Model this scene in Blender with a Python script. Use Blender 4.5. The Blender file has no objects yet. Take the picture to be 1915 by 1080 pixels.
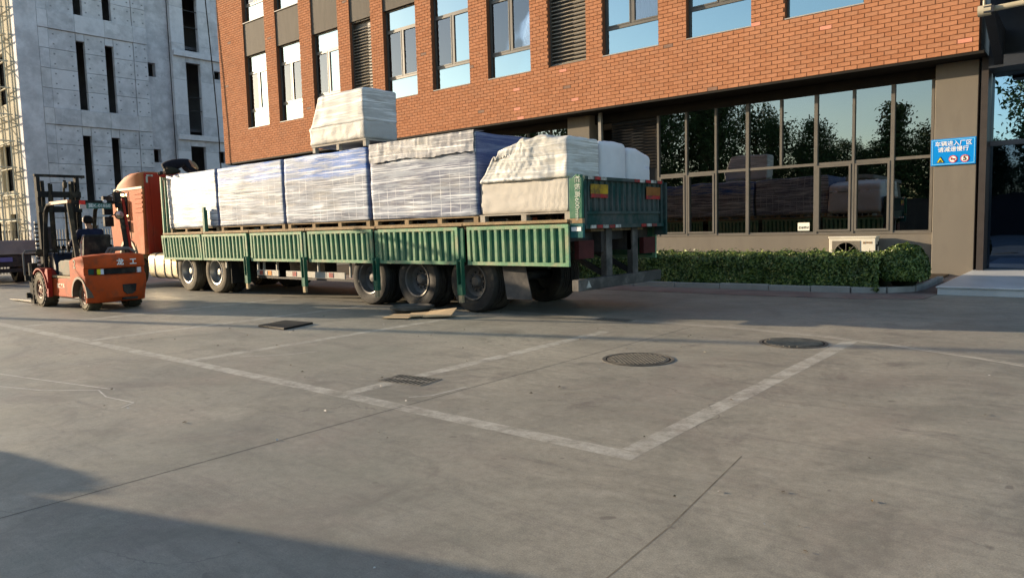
import bpy, bmesh, math, random
from mathutils import Vector, Matrix, noise
random.seed(7)
PI = math.pi
sc = bpy.context.scene
col = sc.collection

# ------------------------------------------------------------------ camera, sky, sun, exposure
CAM = Vector((0, 0, 1.4))
RX = Vector((0.769724, 0.637822, -0.026624)); RU = Vector((-0.034875, 0.083658, 0.995884)); RF = Vector((-0.637424, 0.765627, -0.086638))
cd = bpy.data.cameras.new('camera'); cam = bpy.data.objects.new('camera', cd); col.objects.link(cam)
cam.matrix_world = Matrix(((RX.x, RU.x, -RF.x, CAM.x), (RX.y, RU.y, -RF.y, CAM.y), (RX.z, RU.z, -RF.z, CAM.z), (0, 0, 0, 1)))
cd.sensor_width = 36; cd.lens = 36 * 1330.24 / 1915; cd.clip_start = .05; cd.clip_end = 3000
sc.camera = cam
SUN_EL = math.radians(10.6)
SH = Vector((-.950, -.312, 0)).normalized()                      # horizontal direction towards the sun
SUN = Vector((SH.x * math.cos(SUN_EL), SH.y * math.cos(SUN_EL), math.sin(SUN_EL)))
w = bpy.data.worlds.new('World'); sc.world = w; w.use_nodes = True
nt = w.node_tree; bg = nt.nodes['Background']
sky = nt.nodes.new('ShaderNodeTexSky'); sky.sky_type = 'NISHITA'; sky.sun_disc = False
sky.sun_elevation = SUN_EL; sky.sun_rotation = math.atan2(SH.x, SH.y); sky.air_density = 1.0; sky.dust_density = 1.0; sky.ozone_density = 1.4
nt.links.new(sky.outputs[0], bg.inputs[0]); bg.inputs[1].default_value = .135
sl = bpy.data.lights.new('sun', 'SUN'); sl.energy = 5.0; sl.angle = math.radians(.5); sl.color = (1, .80, .56)
so = bpy.data.objects.new('sun', sl); col.objects.link(so); so.rotation_euler = SUN.to_track_quat('Z', 'Y').to_euler(); so.location = (-40, -10, 40)
vs = sc.view_settings; vs.view_transform = 'Standard'; vs.look = 'None'; vs.gamma = 1; vs.use_curve_mapping = False; vs.exposure = 1.30
sc.render.engine = 'CYCLES'; sc.cycles.use_denoising = True; sc.cycles.max_bounces = 8; sc.cycles.transparent_max_bounces = 12
sc.cycles.caustics_reflective = False; sc.cycles.caustics_refractive = False

def px(P):
    v = Vector(P) - CAM; d = v.dot(RF)
    return (957.5 + 1330.24 * v.dot(RX) / d, 540 - 1330.24 * v.dot(RU) / d)

# ------------------------------------------------------------------ materials
MATS = {}
def mat(name, c, rough=.6, var=.12, vs=5., bump=0., bs=60., metal=0., spec=.12, dirt=None, ds=1.5, da=.5, dlo=.5, dhi=.68, st=(1, 1, 1), coat=0.):
    if name in MATS: return MATS[name]
    m = bpy.data.materials.new(name); m.use_nodes = True; t = m.node_tree; N = t.nodes; L = t.links
    p = N['Principled BSDF']; tc = N.new('ShaderNodeTexCoord'); mp = N.new('ShaderNodeMapping'); mp.inputs['Scale'].default_value = st
    L.new(tc.outputs['Object'], mp.inputs['Vector'])
    n = N.new('ShaderNodeTexNoise'); n.inputs['Scale'].default_value = vs; n.inputs['Detail'].default_value = 7; n.inputs['Roughness'].default_value = .6; L.new(mp.outputs[0], n.inputs['Vector'])
    mr = N.new('ShaderNodeMapRange'); mr.inputs['From Min'].default_value = .3; mr.inputs['From Max'].default_value = .7; mr.inputs['To Min'].default_value = 1 - var; mr.inputs['To Max'].default_value = 1 + var; L.new(n.outputs['Fac'], mr.inputs['Value'])
    mx = N.new('ShaderNodeMix'); mx.data_type = 'RGBA'; mx.blend_type = 'MULTIPLY'; mx.inputs['Factor'].default_value = 1
    mx.inputs['A'].default_value = (*c, 1); L.new(mr.outputs[0], mx.inputs['B']); out = mx.outputs['Result']
    if dirt:
        n2 = N.new('ShaderNodeTexNoise'); n2.inputs['Scale'].default_value = ds; n2.inputs['Detail'].default_value = 9; n2.inputs['Roughness'].default_value = .65; L.new(mp.outputs[0], n2.inputs['Vector'])
        m2 = N.new('ShaderNodeMapRange'); m2.inputs['From Min'].default_value = dlo; m2.inputs['From Max'].default_value = dhi; m2.inputs['To Max'].default_value = da; L.new(n2.outputs['Fac'], m2.inputs['Value'])
        mm = N.new('ShaderNodeMix'); mm.data_type = 'RGBA'; L.new(m2.outputs[0], mm.inputs['Factor']); L.new(out, mm.inputs['A']); mm.inputs['B'].default_value = (*dirt, 1); out = mm.outputs['Result']
    L.new(out, p.inputs['Base Color']); p.inputs['Roughness'].default_value = rough; p.inputs['Metallic'].default_value = metal; p.inputs['Specular IOR Level'].default_value = spec
    p.inputs['Coat Weight'].default_value = coat
    if bump:
        nb = N.new('ShaderNodeTexNoise'); nb.inputs['Scale'].default_value = bs; nb.inputs['Detail'].default_value = 5; L.new(mp.outputs[0], nb.inputs['Vector'])
        b = N.new('ShaderNodeBump'); b.inputs['Strength'].default_value = bump; b.inputs['Distance'].default_value = .02; L.new(nb.outputs['Fac'], b.inputs['Height']); L.new(b.outputs[0], p.inputs['Normal'])
    MATS[name] = m; return m

def glass(name, refl, tint, gcol=(.9, .95, 1), trans=.6, rough=0.0):
    """Coated window glass: sharp mirror reflection over a tinted see-through pane."""
    m = bpy.data.materials.new(name); m.use_nodes = True; t = m.node_tree; N = t.nodes; L = t.links
    N.remove(N['Principled BSDF']); o = N['Material Output']
    g = N.new('ShaderNodeBsdfGlossy'); g.inputs['Roughness'].default_value = rough; g.inputs['Color'].default_value = (*gcol, 1)
    tr = N.new('ShaderNodeBsdfTransparent'); tr.inputs['Color'].default_value = (*[x * trans for x in tint], 1)
    lw = N.new('ShaderNodeLayerWeight'); lw.inputs['Blend'].default_value = .35
    mr = N.new('ShaderNodeMapRange'); mr.inputs['To Min'].default_value = refl; mr.inputs['To Max'].default_value = 1; L.new(lw.outputs['Fresnel'], mr.inputs['Value'])
    tc = N.new('ShaderNodeTexCoord'); n = N.new('ShaderNodeTexNoise'); n.inputs['Scale'].default_value = .7; n.inputs['Detail'].default_value = 1; L.new(tc.outputs['Object'], n.inputs['Vector'])
    b = N.new('ShaderNodeBump'); b.inputs['Strength'].default_value = .05; b.inputs['Distance'].default_value = .1; L.new(n.outputs['Fac'], b.inputs['Height']); L.new(b.outputs[0], g.inputs['Normal'])
    mx = N.new('ShaderNodeMixShader'); L.new(mr.outputs[0], mx.inputs[0]); L.new(tr.outputs[0], mx.inputs[1]); L.new(g.outputs[0], mx.inputs[2]); L.new(mx.outputs[0], o.inputs[0])
    MATS[name] = m; return m

# ------------------------------------------------------------------ mesh building
class MB:
    def __init__(s): s.v = []; s.f = []; s.m = []
    def quad(s, pts, mi=0):
        i = len(s.v); s.v += [tuple(p) for p in pts]; s.f.append(tuple(range(i, i + len(pts)))); s.m.append(mi)
    def box(s, x0, x1, y0, y1, z0, z1, mi=0):
        i = len(s.v); s.v += [(x, y, z) for z in (z0, z1) for y in (y0, y1) for x in (x0, x1)]
        s.f += [tuple(i + k for k in q) for q in ((0, 2, 3, 1), (4, 5, 7, 6), (0, 1, 5, 4), (2, 6, 7, 3), (0, 4, 6, 2), (1, 3, 7, 5))]; s.m += [mi] * 6; return s
    def bar(s, p0, p1, w, h, mi=0, up=(0, 0, 1)):
        """A straight rectangular bar from p0 to p1, w wide across and h tall."""
        p0 = Vector(p0); p1 = Vector(p1); d = (p1 - p0).normalized(); u = Vector(up)
        if abs(d.dot(u)) > .98: u = Vector((1, 0, 0))
        a = d.cross(u).normalized(); b = a.cross(d).normalized(); i = len(s.v)
        s.v += [tuple(p + a * sa * w / 2 + b * sb * h / 2) for p in (p0, p1) for sb in (-1, 1) for sa in (-1, 1)]
        s.f += [tuple(i + k for k in q) for q in ((0, 1, 3, 2), (4, 6, 7, 5), (0, 4, 5, 1), (2, 3, 7, 6), (0, 2, 6, 4), (1, 5, 7, 3))]; s.m += [mi] * 6; return s
    def tube(s, pts, r, n=8, mi=0, caps=True):
        pts = [Vector(p) for p in pts]; rs = r if isinstance(r, (list, tuple)) else [r] * len(pts); rings = []; a = None
        for k, p in enumerate(pts):
            d = (pts[min(k + 1, len(pts) - 1)] - pts[max(k - 1, 0)]).normalized()
            if a is None: a = d.cross(Vector((0, 0, 1)) if abs(d.z) < .9 else Vector((1, 0, 0))).normalized()
            else: a = (a - d * a.dot(d)).normalized()
            b = d.cross(a); i = len(s.v); rings.append(i)
            s.v += [tuple(p + (a * math.cos(2 * PI * j / n) + b * math.sin(2 * PI * j / n)) * rs[k]) for j in range(n)]
        for i, k in zip(rings, rings[1:]):
            for j in range(n): s.f.append((i + j, i + (j + 1) % n, k + (j + 1) % n, k + j)); s.m.append(mi)
        if caps:
            s.f.append(tuple(rings[0] + j for j in reversed(range(n)))); s.f.append(tuple(rings[-1] + j for j in range(n))); s.m += [mi, mi]
        return s
    def lathe(s, c, prof, n=24, axis='y', mi=0, caps=True):
        """prof = [(radius, offset along axis)] revolved about the axis through c."""
        c = Vector(c); rings = []
        for r, o in prof:
            i = len(s.v); rings.append(i)
            for j in range(n):
                a = 2 * PI * j / n; x, y = math.cos(a) * r, math.sin(a) * r
                s.v.append(tuple(c + (Vector((x, o, y)) if axis == 'y' else Vector((x, y, o)) if axis == 'z' else Vector((o, x, y)))))
        for i, k in zip(rings, rings[1:]):
            for j in range(n): s.f.append((i + j, i + (j + 1) % n, k + (j + 1) % n, k + j)); s.m.append(mi)
        if caps and prof[0][0] > 1e-6: s.f.append(tuple(rings[0] + j for j in range(n))); s.m.append(mi)
        if caps and prof[-1][0] > 1e-6: s.f.append(tuple(rings[-1] + j for j in reversed(range(n)))); s.m.append(mi)
        return s
    def prism(s, poly, a0, a1, axis='y', mi=0):
        """poly in the plane across the axis ((x,z) for y, (x,y) for z, (y,z) for x), extruded from a0 to a1."""
        i = len(s.v); n = len(poly)
        for a in (a0, a1):
            for p, q in poly: s.v.append((p, a, q) if axis == 'y' else (p, q, a) if axis == 'z' else (a, p, q))
        s.f.append(tuple(i + j for j in range(n))); s.f.append(tuple(i + n + j for j in reversed(range(n)))); s.m += [mi, mi]
        for j in range(n): s.f.append((i + j, i + n + j, i + n + (j + 1) % n, i + (j + 1) % n)); s.m.append(mi)
        return s
    def mesh(s, name, mats, smooth=None):
        me = bpy.data.meshes.new(name); me.from_pydata(s.v, [], s.f); me.update()
        for m in (mats if isinstance(mats, (list, tuple)) else [mats]): me.materials.append(m)
        me.polygons.foreach_set('material_index', s.m)
        bm = bmesh.new(); bm.from_mesh(me); bmesh.ops.recalc_face_normals(bm, faces=bm.faces); bm.to_mesh(me); bm.free()
        if smooth is not None:
            me.polygons.foreach_set('use_smooth', [True] * len(me.polygons)); me.set_sharp_from_angle(angle=math.radians(smooth))
        return me
ROOT = {}
def link(name, me, parent=None, bevel=0., loc=None):
    o = bpy.data.objects.new(name, me); col.objects.link(o)
    if parent is not None:
        o.parent = parent
        if parent.name in ROOT: o.matrix_parent_inverse = Matrix.Translation(-ROOT[parent.name])
    if loc is not None: o.location = loc
    if bevel:
        b = o.modifiers.new('bevel', 'BEVEL'); b.width = bevel; b.segments = 2; b.limit_method = 'ANGLE'; b.angle_limit = math.radians(40)
    return o
def add(name, mb, mats, parent=None, smooth=None, bevel=0., kind=None):
    o = link(name, mb.mesh(name, mats, smooth), parent, bevel)
    if kind: o['kind'] = kind
    return o
def thing(name, label, cat, loc=(0, 0, 0), group=None):
    o = bpy.data.objects.new(name, None); col.objects.link(o); o.location = loc; o.empty_display_size = .2
    o['label'] = label; o['category'] = cat
    if group: o['group'] = group
    ROOT[o.name] = Vector(loc); return o
def tag(o, label, cat, group=None):
    o['label'] = label; o['category'] = cat
    if group: o['group'] = group
    return o
def struct(name, mb, mats, smooth=None):
    o = add(name, mb, mats, None, smooth); o['kind'] = 'structure'; return o
def inst(src, parent, loc, name=None, m=None):
    """A copy of a part sharing its mesh data."""
    o = src.copy(); col.objects.link(o); o.parent = parent; o.location = loc
    if parent.name in ROOT: o.matrix_parent_inverse = Matrix.Translation(-ROOT[parent.name])
    return o
def text(body, size, M, m, parent, name='lettering', ext=.002, bold=0., ax='CENTER'):
    """Flat lettering as a mesh; M places it (local x to the reader's right, local y up, local z out of the surface)."""
    cu = bpy.data.curves.new(name, 'FONT'); cu.body = body; cu.size = size; cu.align_x = ax; cu.align_y = 'CENTER'; cu.extrude = ext; cu.offset = bold; cu.resolution_u = 3
    to = bpy.data.objects.new('text', cu); col.objects.link(to); bpy.context.view_layer.update()
    me = bpy.data.meshes.new_from_object(to.evaluated_get(bpy.context.evaluated_depsgraph_get())); bpy.data.objects.remove(to); bpy.data.curves.remove(cu)
    me.transform(M); me.materials.clear(); me.materials.append(m); me.name = name
    return link(name, me, parent)
def frame_mat(o, right, up):
    r = Vector(right).normalized(); u = Vector(up).normalized(); n = r.cross(u)
    return Matrix(((r.x, u.x, n.x, o[0]), (r.y, u.y, n.y, o[1]), (r.z, u.z, n.z, o[2]), (0, 0, 0, 1)))
def cells(a0, a1, b0, b1, holes):
    """The rectangle less the holes, cut into rectangles."""
    A = sorted({a0, a1, *[h[k] for h in holes for k in (0, 1) if a0 < h[k] < a1]}); out = []
    for p, q in zip(A, A[1:]):
        hs = sorted((max(h[2], b0), min(h[3], b1)) for h in holes if h[0] < (p + q) / 2 < h[1]); z = b0
        for h0, h1 in hs:
            if h0 > z: out.append((p, q, z, h0))
            z = max(z, h1)
        if z < b1: out.append((p, q, z, b1))
    return out
def blob(name, x0, x1, y0, y1, z0, z1, res, rad, disp, mats, parent, mfun=None):
    """A soft-edged block on a fine grid, its surface moved by disp(p, n)."""
    lo = Vector((x0, y0, z0)); hi = Vector((x1, y1, z1)); S = hi - lo; n = [max(2, int(round(S[k] / res))) for k in range(3)]; bm = bmesh.new(); V = {}
    def vert(i, j, k):
        if (i, j, k) in V: return V[i, j, k]
        p = Vector((lo.x + S.x * i / n[0], lo.y + S.y * j / n[1], lo.z + S.z * k / n[2]))
        q = Vector([min(max(p[a], lo[a] + rad), hi[a] - rad) for a in range(3)]); d = p - q
        nn = d.normalized() if d.length > 1e-9 else Vector((0, 0, 1)); p = q + nn * rad
        V[i, j, k] = bm.verts.new(p + disp(p, nn)); return V[i, j, k]
    for a in range(3):
        b, c = [t for t in range(3) if t != a]
        for side in (0, n[a]):
            for i in range(n[b]):
                for j in range(n[c]):
                    q = []
                    for di, dj in ((0, 0), (1, 0), (1, 1), (0, 1)):
                        k = [0, 0, 0]; k[a] = side; k[b] = i + di; k[c] = j + dj; q.append(vert(*k))
                    bm.faces.new(q)
    bmesh.ops.recalc_face_normals(bm, faces=bm.faces)
    me = bpy.data.meshes.new(name); bm.to_mesh(me); bm.free()
    for m in (mats if isinstance(mats, (list, tuple)) else [mats]): me.materials.append(m)
    me.polygons.foreach_set('use_smooth', [True] * len(me.polygons))
    return link(name, me, parent)
nz = lambda x, y, z: noise.noise(Vector((x, y, z)))

# ------------------------------------------------------------------ shared materials
def ground_mat(name='yard_concrete', paint=None, wear=.5):
    m = bpy.data.materials.new(name); m.use_nodes = True; t = m.node_tree; N = t.nodes; L = t.links; p = N['Principled BSDF']
    g = N.new('ShaderNodeNewGeometry')
    def nz_(scale, detail=8, rough=.6, st=(1, 1, 1), rot=0, dist=0):
        mp = N.new('ShaderNodeMapping'); mp.inputs['Scale'].default_value = st; mp.inputs['Rotation'].default_value = (0, 0, rot); L.new(g.outputs['Position'], mp.inputs['Vector'])
        n = N.new('ShaderNodeTexNoise'); n.inputs['Scale'].default_value = scale; n.inputs['Detail'].default_value = detail; n.inputs['Roughness'].default_value = rough; n.inputs['Distortion'].default_value = dist; L.new(mp.outputs[0], n.inputs['Vector']); return n.outputs['Fac']
    def rng(v, a, b, lo=0, hi=1):
        r = N.new('ShaderNodeMapRange'); r.inputs['From Min'].default_value = a; r.inputs['From Max'].default_value = b; r.inputs['To Min'].default_value = lo; r.inputs['To Max'].default_value = hi; L.new(v, r.inputs['Value']); return r.outputs[0]
    def mix(f, A, B, mode='MIX'):
        x = N.new('ShaderNodeMix'); x.data_type = 'RGBA'; x.blend_type = mode
        for k, v in (('Factor', f), ('A', A), ('B', B)):
            if isinstance(v, (int, float)): x.inputs[k].default_value = v
            elif isinstance(v, tuple): x.inputs[k].default_value = (*v, 1)
            else: L.new(v, x.inputs[k])
        return x.outputs['Result']
    c = mix(rng(nz_(.22, 6), .35, .65), (.280, .254, .199), (.165, .158, .130))
    c = mix(rng(nz_(.9, 9, .72, dist=1.2), .46, .68, 0, .6), c, (.100, .095, .075))
    c = mix(rng(nz_(1.6, 8, .7), .55, .75, 0, .5), c, (.33, .305, .25))
    c = mix(rng(nz_(1.1, 8, .75, (1, 9, 1), .25), .52, .70, 0, .6), c, (.10, .088, .078))       # tyre scuffs
    c = mix(rng(nz_(.8, 7, .75, (9, 1, 1), -.3), .55, .72, 0, .35), c, (.15, .14, .125))
    c = mix(rng(nz_(.45, 5, .8, dist=2), .57, .68, 0, .6), c, (.10, .085, .074))                   # oil stains
    c = mix(1.0, c, rng(nz_(14, 6, .8), .3, .7, .76, 1.24), 'MULTIPLY')
    c = mix(1.0, c, rng(nz_(130, 4, .8), .3, .7, .62, 1.38), 'MULTIPLY')
    c = mix(rng(nz_(7, 2, .5), .70, .74, 0, .6), c, (.07, .06, .05))                              # specks
    for cx_, cy_, R_ in ((-7, 14.0, 8.6), (-7, 14.0, 7.0), (-9.5, 8.5, 7.6), (-9.5, 8.5, 6.1), (6.0, 0.5, 7.2), (6.0, 0.5, 5.7), (-12, -4, 9.5)):   # tyre arcs
        vd = N.new('ShaderNodeVectorMath'); vd.operation = 'DISTANCE'; L.new(g.outputs['Position'], vd.inputs[0]); vd.inputs[1].default_value = (cx_, cy_, 0)
        wv = N.new('ShaderNodeMath'); wv.operation = 'MULTIPLY_ADD'; L.new(nz_(.5, 3), wv.inputs[0]); wv.inputs[1].default_value = .9; L.new(vd.outputs['Value'], wv.inputs[2])
        d1 = N.new('ShaderNodeMath'); d1.operation = 'SUBTRACT'; L.new(wv.outputs[0], d1.inputs[0]); d1.inputs[1].default_value = R_ + .45
        d2 = N.new('ShaderNodeMath'); d2.operation = 'ABSOLUTE'; L.new(d1.outputs[0], d2.inputs[0])
        d3 = N.new('ShaderNodeMath'); d3.operation = 'MULTIPLY'; L.new(rng(d2.outputs[0], .05, .13, 1, 0), d3.inputs[0]); L.new(rng(nz_(2.2, 8, .75), .46, .64, 0, .55), d3.inputs[1])
        c = mix(d3.outputs[0], c, (.10, .092, .078))
    vo = N.new('ShaderNodeTexVoronoi'); vo.feature = 'DISTANCE_TO_EDGE'; vo.inputs['Scale'].default_value = .42
    vn = N.new('ShaderNodeTexNoise'); vn.inputs['Scale'].default_value = 1.6; vn.inputs['Detail'].default_value = 8; L.new(g.outputs['Position'], vn.inputs['Vector'])
    va = N.new('ShaderNodeVectorMath'); va.operation = 'MULTIPLY_ADD'; L.new(vn.outputs['Color'], va.inputs[0]); va.inputs[1].default_value = (1.1, 1.1, 0); L.new(g.outputs['Position'], va.inputs[2]); L.new(va.outputs[0], vo.inputs['Vector'])
    ck = N.new('ShaderNodeMath'); ck.operation = 'MULTIPLY'; L.new(rng(vo.outputs['Distance'], .0, .0045, 1, 0), ck.inputs[0]); L.new(rng(nz_(.5, 4), .52, .60, 0, .75), ck.inputs[1])
    c = mix(ck.outputs[0], c, (.07, .062, .055))                                                      # hairline cracks
    c = mix(rng(nz_(.6, 7, .7, dist=.8), .50, .66, 0, .22), c, (.20, .150, .128))                     # reddish mud
    c = mix(rng(nz_(.33, 5, .7), .52, .66, 0, .40), c, (.155, .158, .125))                             # greenish film
    if paint:
        f = rng(nz_(5, 10, .8), wear - .10, wear + .16)
        f2 = N.new('ShaderNodeMath'); f2.operation = 'MULTIPLY'; L.new(f, f2.inputs[0]); L.new(rng(nz_(60, 3, .7), .30, .48, .35, .9), f2.inputs[1])
        c = mix(f2.outputs[0], c, paint)
    L.new(c, p.inputs['Base Color']); p.inputs['Specular IOR Level'].default_value = .5
    L.new(rng(nz_(1.3, 6), .3, .7, .50, .68), p.inputs['Roughness'])
    b = N.new('ShaderNodeBump'); b.inputs['Strength'].default_value = .13; b.inputs['Distance'].default_value = .012
    a = N.new('ShaderNodeMath'); a.operation = 'ADD'; L.new(nz_(90, 4, .7), a.inputs[0]); L.new(nz_(3, 6, .6), a.inputs[1]); L.new(a.outputs[0], b.inputs['Height']); L.new(b.outputs[0], p.inputs['Normal'])
    MATS[name] = m; return m
M_ground = ground_mat()
M_line = ground_mat('worn_paint', (.45, .43, .375), .49)
M_black = mat('black_rubber', (.018, .018, .018), .75, .3, 8, .2, 40, dirt=(.10, .085, .065), ds=3, da=.6)
M_dark = mat('dark_steel', (.03, .03, .032), .55, .3, 6, dirt=(.09, .07, .05), ds=2.5, da=.6)
M_white = mat('white_print', (.75, .75, .74), .5, .05)
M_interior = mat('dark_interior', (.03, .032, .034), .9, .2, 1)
# ------------------------------------------------------------------ the yard
g = MB(); g.quad([(-900, -900, 0), (900, -900, 0), (900, 900, 0), (-900, 900, 0)]); struct('ground', g, M_ground)
def strip(name, pts, wd, m, z=.0004):
    b = MB(); P = [Vector((*p, z)) for p in pts]; Lr = []
    for k, p in enumerate(P):
        d = (P[min(k + 1, len(P) - 1)] - P[max(k - 1, 0)]).normalized(); s = Vector((-d.y, d.x, 0)) * wd / 2; Lr.append((p - s, p + s))
    for (a, b1), (c, d1) in zip(Lr, Lr[1:]): b.quad([a, c, d1, b1])
    return struct(name, b, m)
strip('parking_line', [(-15.5, 3.62), (-7.9, 3.70), (-2.12, 3.68)], .15, M_line)
for x, y1 in ((-2.20, 8.62), (-5.02, 7.9), (-7.86, 8.4), (-10.7, 8.4), (-13.5, 8.4)): strip('parking_line', [(x, 3.765), (x + .02, y1)], .15, M_line)
M_joint = mat('joint_filler', (.05, .045, .04), .9, .3, 9)
strip('expansion_joint', [(-4.26, -2.0), (-4.255, 3.6)], .0065, M_joint, .0009); strip('expansion_joint', [(-4.255, 3.6), (-4.22, 8.85)], .0065, M_joint, .0009)
strip('expansion_joint', [(-1.38, .2), (-1.5, 2.9), (-1.62, 4.05)], .009, mat('joint_stain', (.15, .13, .10), .9, .4, 6), .0004)
crack = []
for k in range(60):
    x = -24 + k * .42; y = 9.02 if x < -4 else 9.02 - (x + 4) ** 2 * .085
    crack.append((x, y + nz(x * 2.1, 3, 0) * .05))
M_crackpatch = ground_mat('joint_mortar', (.40, .37, .31), .36)
strip('expansion_joint', crack, .10, M_crackpatch); strip('expansion_joint', [(x, y + .01 + nz(x * 5, 1, 2) * .03) for x, y in crack], .014, M_joint, .0009)
# a few chalk scrawls
M_chalk = ground_mat('chalk', (.55, .53, .49), .40)
for pts in ([(-8.4, 1.95), (-7.6, 2.2), (-7.1, 2.52), (-6.75, 2.45), (-6.3, 2.5), (-6.2, 2.36)], [(-9.6, 2.1), (-8.3, 2.35), (-7.0, 2.62)], [(-7.6, 4.2), (-7.25, 4.55), (-7.1, 4.9)], [(-4.45, 3.95), (-4.33, 4.1), (-4.3, 4.5)]):
    strip('chalk_mark', pts, .014, M_chalk, .0008)

# manhole covers and gully grates
M_iron = mat('cast_iron', (.075, .07, .06), .6, .35, 9, .2, 40, dirt=(.19, .17, .14), ds=3, da=.8)
M_tread = mat('worn_iron', (.15, .138, .115), .6, .3, 9)
M_gap = mat('gully_dark', (.006, .006, .006), .95, 0)
def manhole(x, y, rot, label, grid):
    r = thing('manhole_cover', label, 'manhole cover', (x, y, 0), 'manhole covers in the yard')
    add('rim', MB().lathe((x, y, 0), [(.37, .001), (.37, .006), (.335, .006), (.335, .001)], 48, 'z', caps=False), M_iron, r, 30)
    add('gap', MB().lathe((x, y, 0), [(.334, .002), (.334, .0036)], 40, 'z'), M_gap, r)
    add('lid', MB().lathe((x, y, 0), [(.318, .003), (.318, .007), (.310, .0075)], 40, 'z'), M_iron, r, 30)
    b = MB(); c, s = math.cos(rot), math.sin(rot)
    if grid:
        for i in range(-7, 8):
            for j in range(-7, 8):
                u, v = i * .042 + (j % 2) * .02, j * .04
                if u * u + v * v < .29 ** 2:
                    X, Y = x + u * c - v * s, y + u * s + v * c; b.box(X - .013, X + .013, Y - .011, Y + .011, .0076, .0125)
    else:
        for j in range(-6, 7):
            h = math.sqrt(.3 ** 2 - (j * .045) ** 2)
            b.bar((x + j * .045 * -s - h * c, y + j * .045 * c - h * s, 0.0102), (x - j * .045 * s + h * c, y + j * .045 * c + h * s, .0135), .016, .007)
    add('tread', b, M_tread, r, kind='stuff')
manhole(-3.67, 6.42, .3, 'round iron manhole cover with studded lid, nearer the camera, between two painted bay lines', True)
manhole(-2.68, 8.20, .9, 'round iron manhole cover with ridged lid at the far end of the last bay line', False)
def grate(x, y, rot, wx, wy, label):
    r = thing('drain_grate', label, 'drain grate', (x, y, 0), 'drain grates in the yard'); c, s = math.cos(rot), math.sin(rot)
    P = lambda u, v, z: (x + u * c - v * s, y + u * s + v * c, z)
    b = MB(); b.quad([P(-wx, -wy, .0012), P(wx, -wy, .0012), P(wx, wy, .0012), P(-wx, wy, .0012)]); add('gully', b, M_gap, r)
    f = MB()
    for v in (-wy, wy): f.bar(P(-wx, v, .0024), P(wx, v, .0024), .022, .004)
    for u in (-wx, wx): f.bar(P(u, -wy + .012, .0023), P(u, wy - .012, .0023), .022, .0038)
    f.bar(P(-wx + .012, 0, .0024), P(wx - .012, 0, .0024), .035, .0039); add('frame', f, M_tread, r)
    n = 10
    for k in range(n):
        u = -wx + (k + .75) * 2 * wx / (n + .5); q = MB()
        q.bar(P(u, -wy + .012, .0028), P(u, -.018, .0028), .02, .0032); q.bar(P(u, .018, .0028), P(u, wy - .012, .0028), .02, .0032); add('bar', q, M_tread, r)
grate(-4.95, 4.42, .15, .25, .15, 'black slotted gully grate beside the broken painted line, nearer the camera')
grate(-5.5, 8.92, .05, .27, .14, 'black gully grate by the long joint just behind the trailer')
# rubber plate, loose cover and cardboard
def slab(name, pts, z0, z1, m, label, cat, jit=0):
    b = MB(); b.prism(pts, z0, z1, 'z'); return tag(add(name, b, m, None, bevel=.006), label, cat)
slab('steel_plate', [(-9.79, 5.74), (-9.10, 5.74), (-9.28, 6.36), (-9.93, 6.30)], .002, .03, mat('black_plate', (.012, .011, .012), .55, .3, 5), 'thin black square plate lying flat on the concrete', 'plate')
b = MB(); b.lathe((-9.06, 8.20, 0), [(.36, .05), (.38, .065), (.38, .10), (.34, .11), (.30, .085), (.1, .08), (.01, .08)], 40, 'z'); tag(add('loose_cover', b, M_iron, None, 30), 'dark round iron cover lying loose in front of a trailer wheel', 'cover')
r = thing('cardboard', 'flattened brown cardboard boxes lying in front of a trailer wheel', 'cardboard', (-8.3, 7.75, 0)); M_card = mat('cardboard', (.50, .36, .21), .8, .12, 4, dirt=(.3, .2, .12), ds=3, da=.4)
for cx, cy, a, L_, W_, z, tilt in ((-8.62, 7.55, .35, .46, .40, .012, .02), (-8.36, 7.78, .75, .40, .34, .03, .03), (-8.08, 7.90, .5, .46, .36, .022, .10), (-8.75, 7.85, .2, .4, .3, .004, .0)):
    q = MB(); c, s = math.cos(a), math.sin(a); P = lambda u, v, h: (cx + u * c - v * s, cy + u * s + v * c, h)
    q.v = [P(-L_ / 2, -W_ / 2, z), P(L_ / 2, -W_ / 2, z + tilt * .2), P(L_ / 2, W_ / 2, z + tilt), P(-L_ / 2, W_ / 2, z + tilt * .5)]; q.v += [(x, y, h + .012) for x, y, h in q.v]
    q.f = [(0, 1, 2, 3), (4, 5, 6, 7), (0, 1, 5, 4), (1, 2, 6, 5), (2, 3, 7, 6), (3, 0, 4, 7)]; q.m = [0] * 6; add('sheet', q, M_card, r)
# crumbs, dry leaves and stones
b = MB()
for k in range(150):
    x = random.uniform(-10, 2); y = random.uniform(1.2, 9); s = random.uniform(.006, .02); a = random.uniform(0, 6.3)
    d = Vector((math.cos(a), math.sin(a), 0)) * s; e = Vector((-d.y, d.x, 0)) * .5; p = Vector((x, y, .006))
    b.quad([p - d, p + e + Vector((0, 0, s * .5)), p + d, p - e], random.choice((0, 0, 1)))
o = add('litter', b, [mat('dry_leaf', (.10, .07, .04), .8, .3), mat('stone_chip', (.45, .43, .40), .8, .2)], kind='stuff'); tag(o, 'small dry leaves and stone chips scattered over the concrete yard', 'litter')

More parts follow.
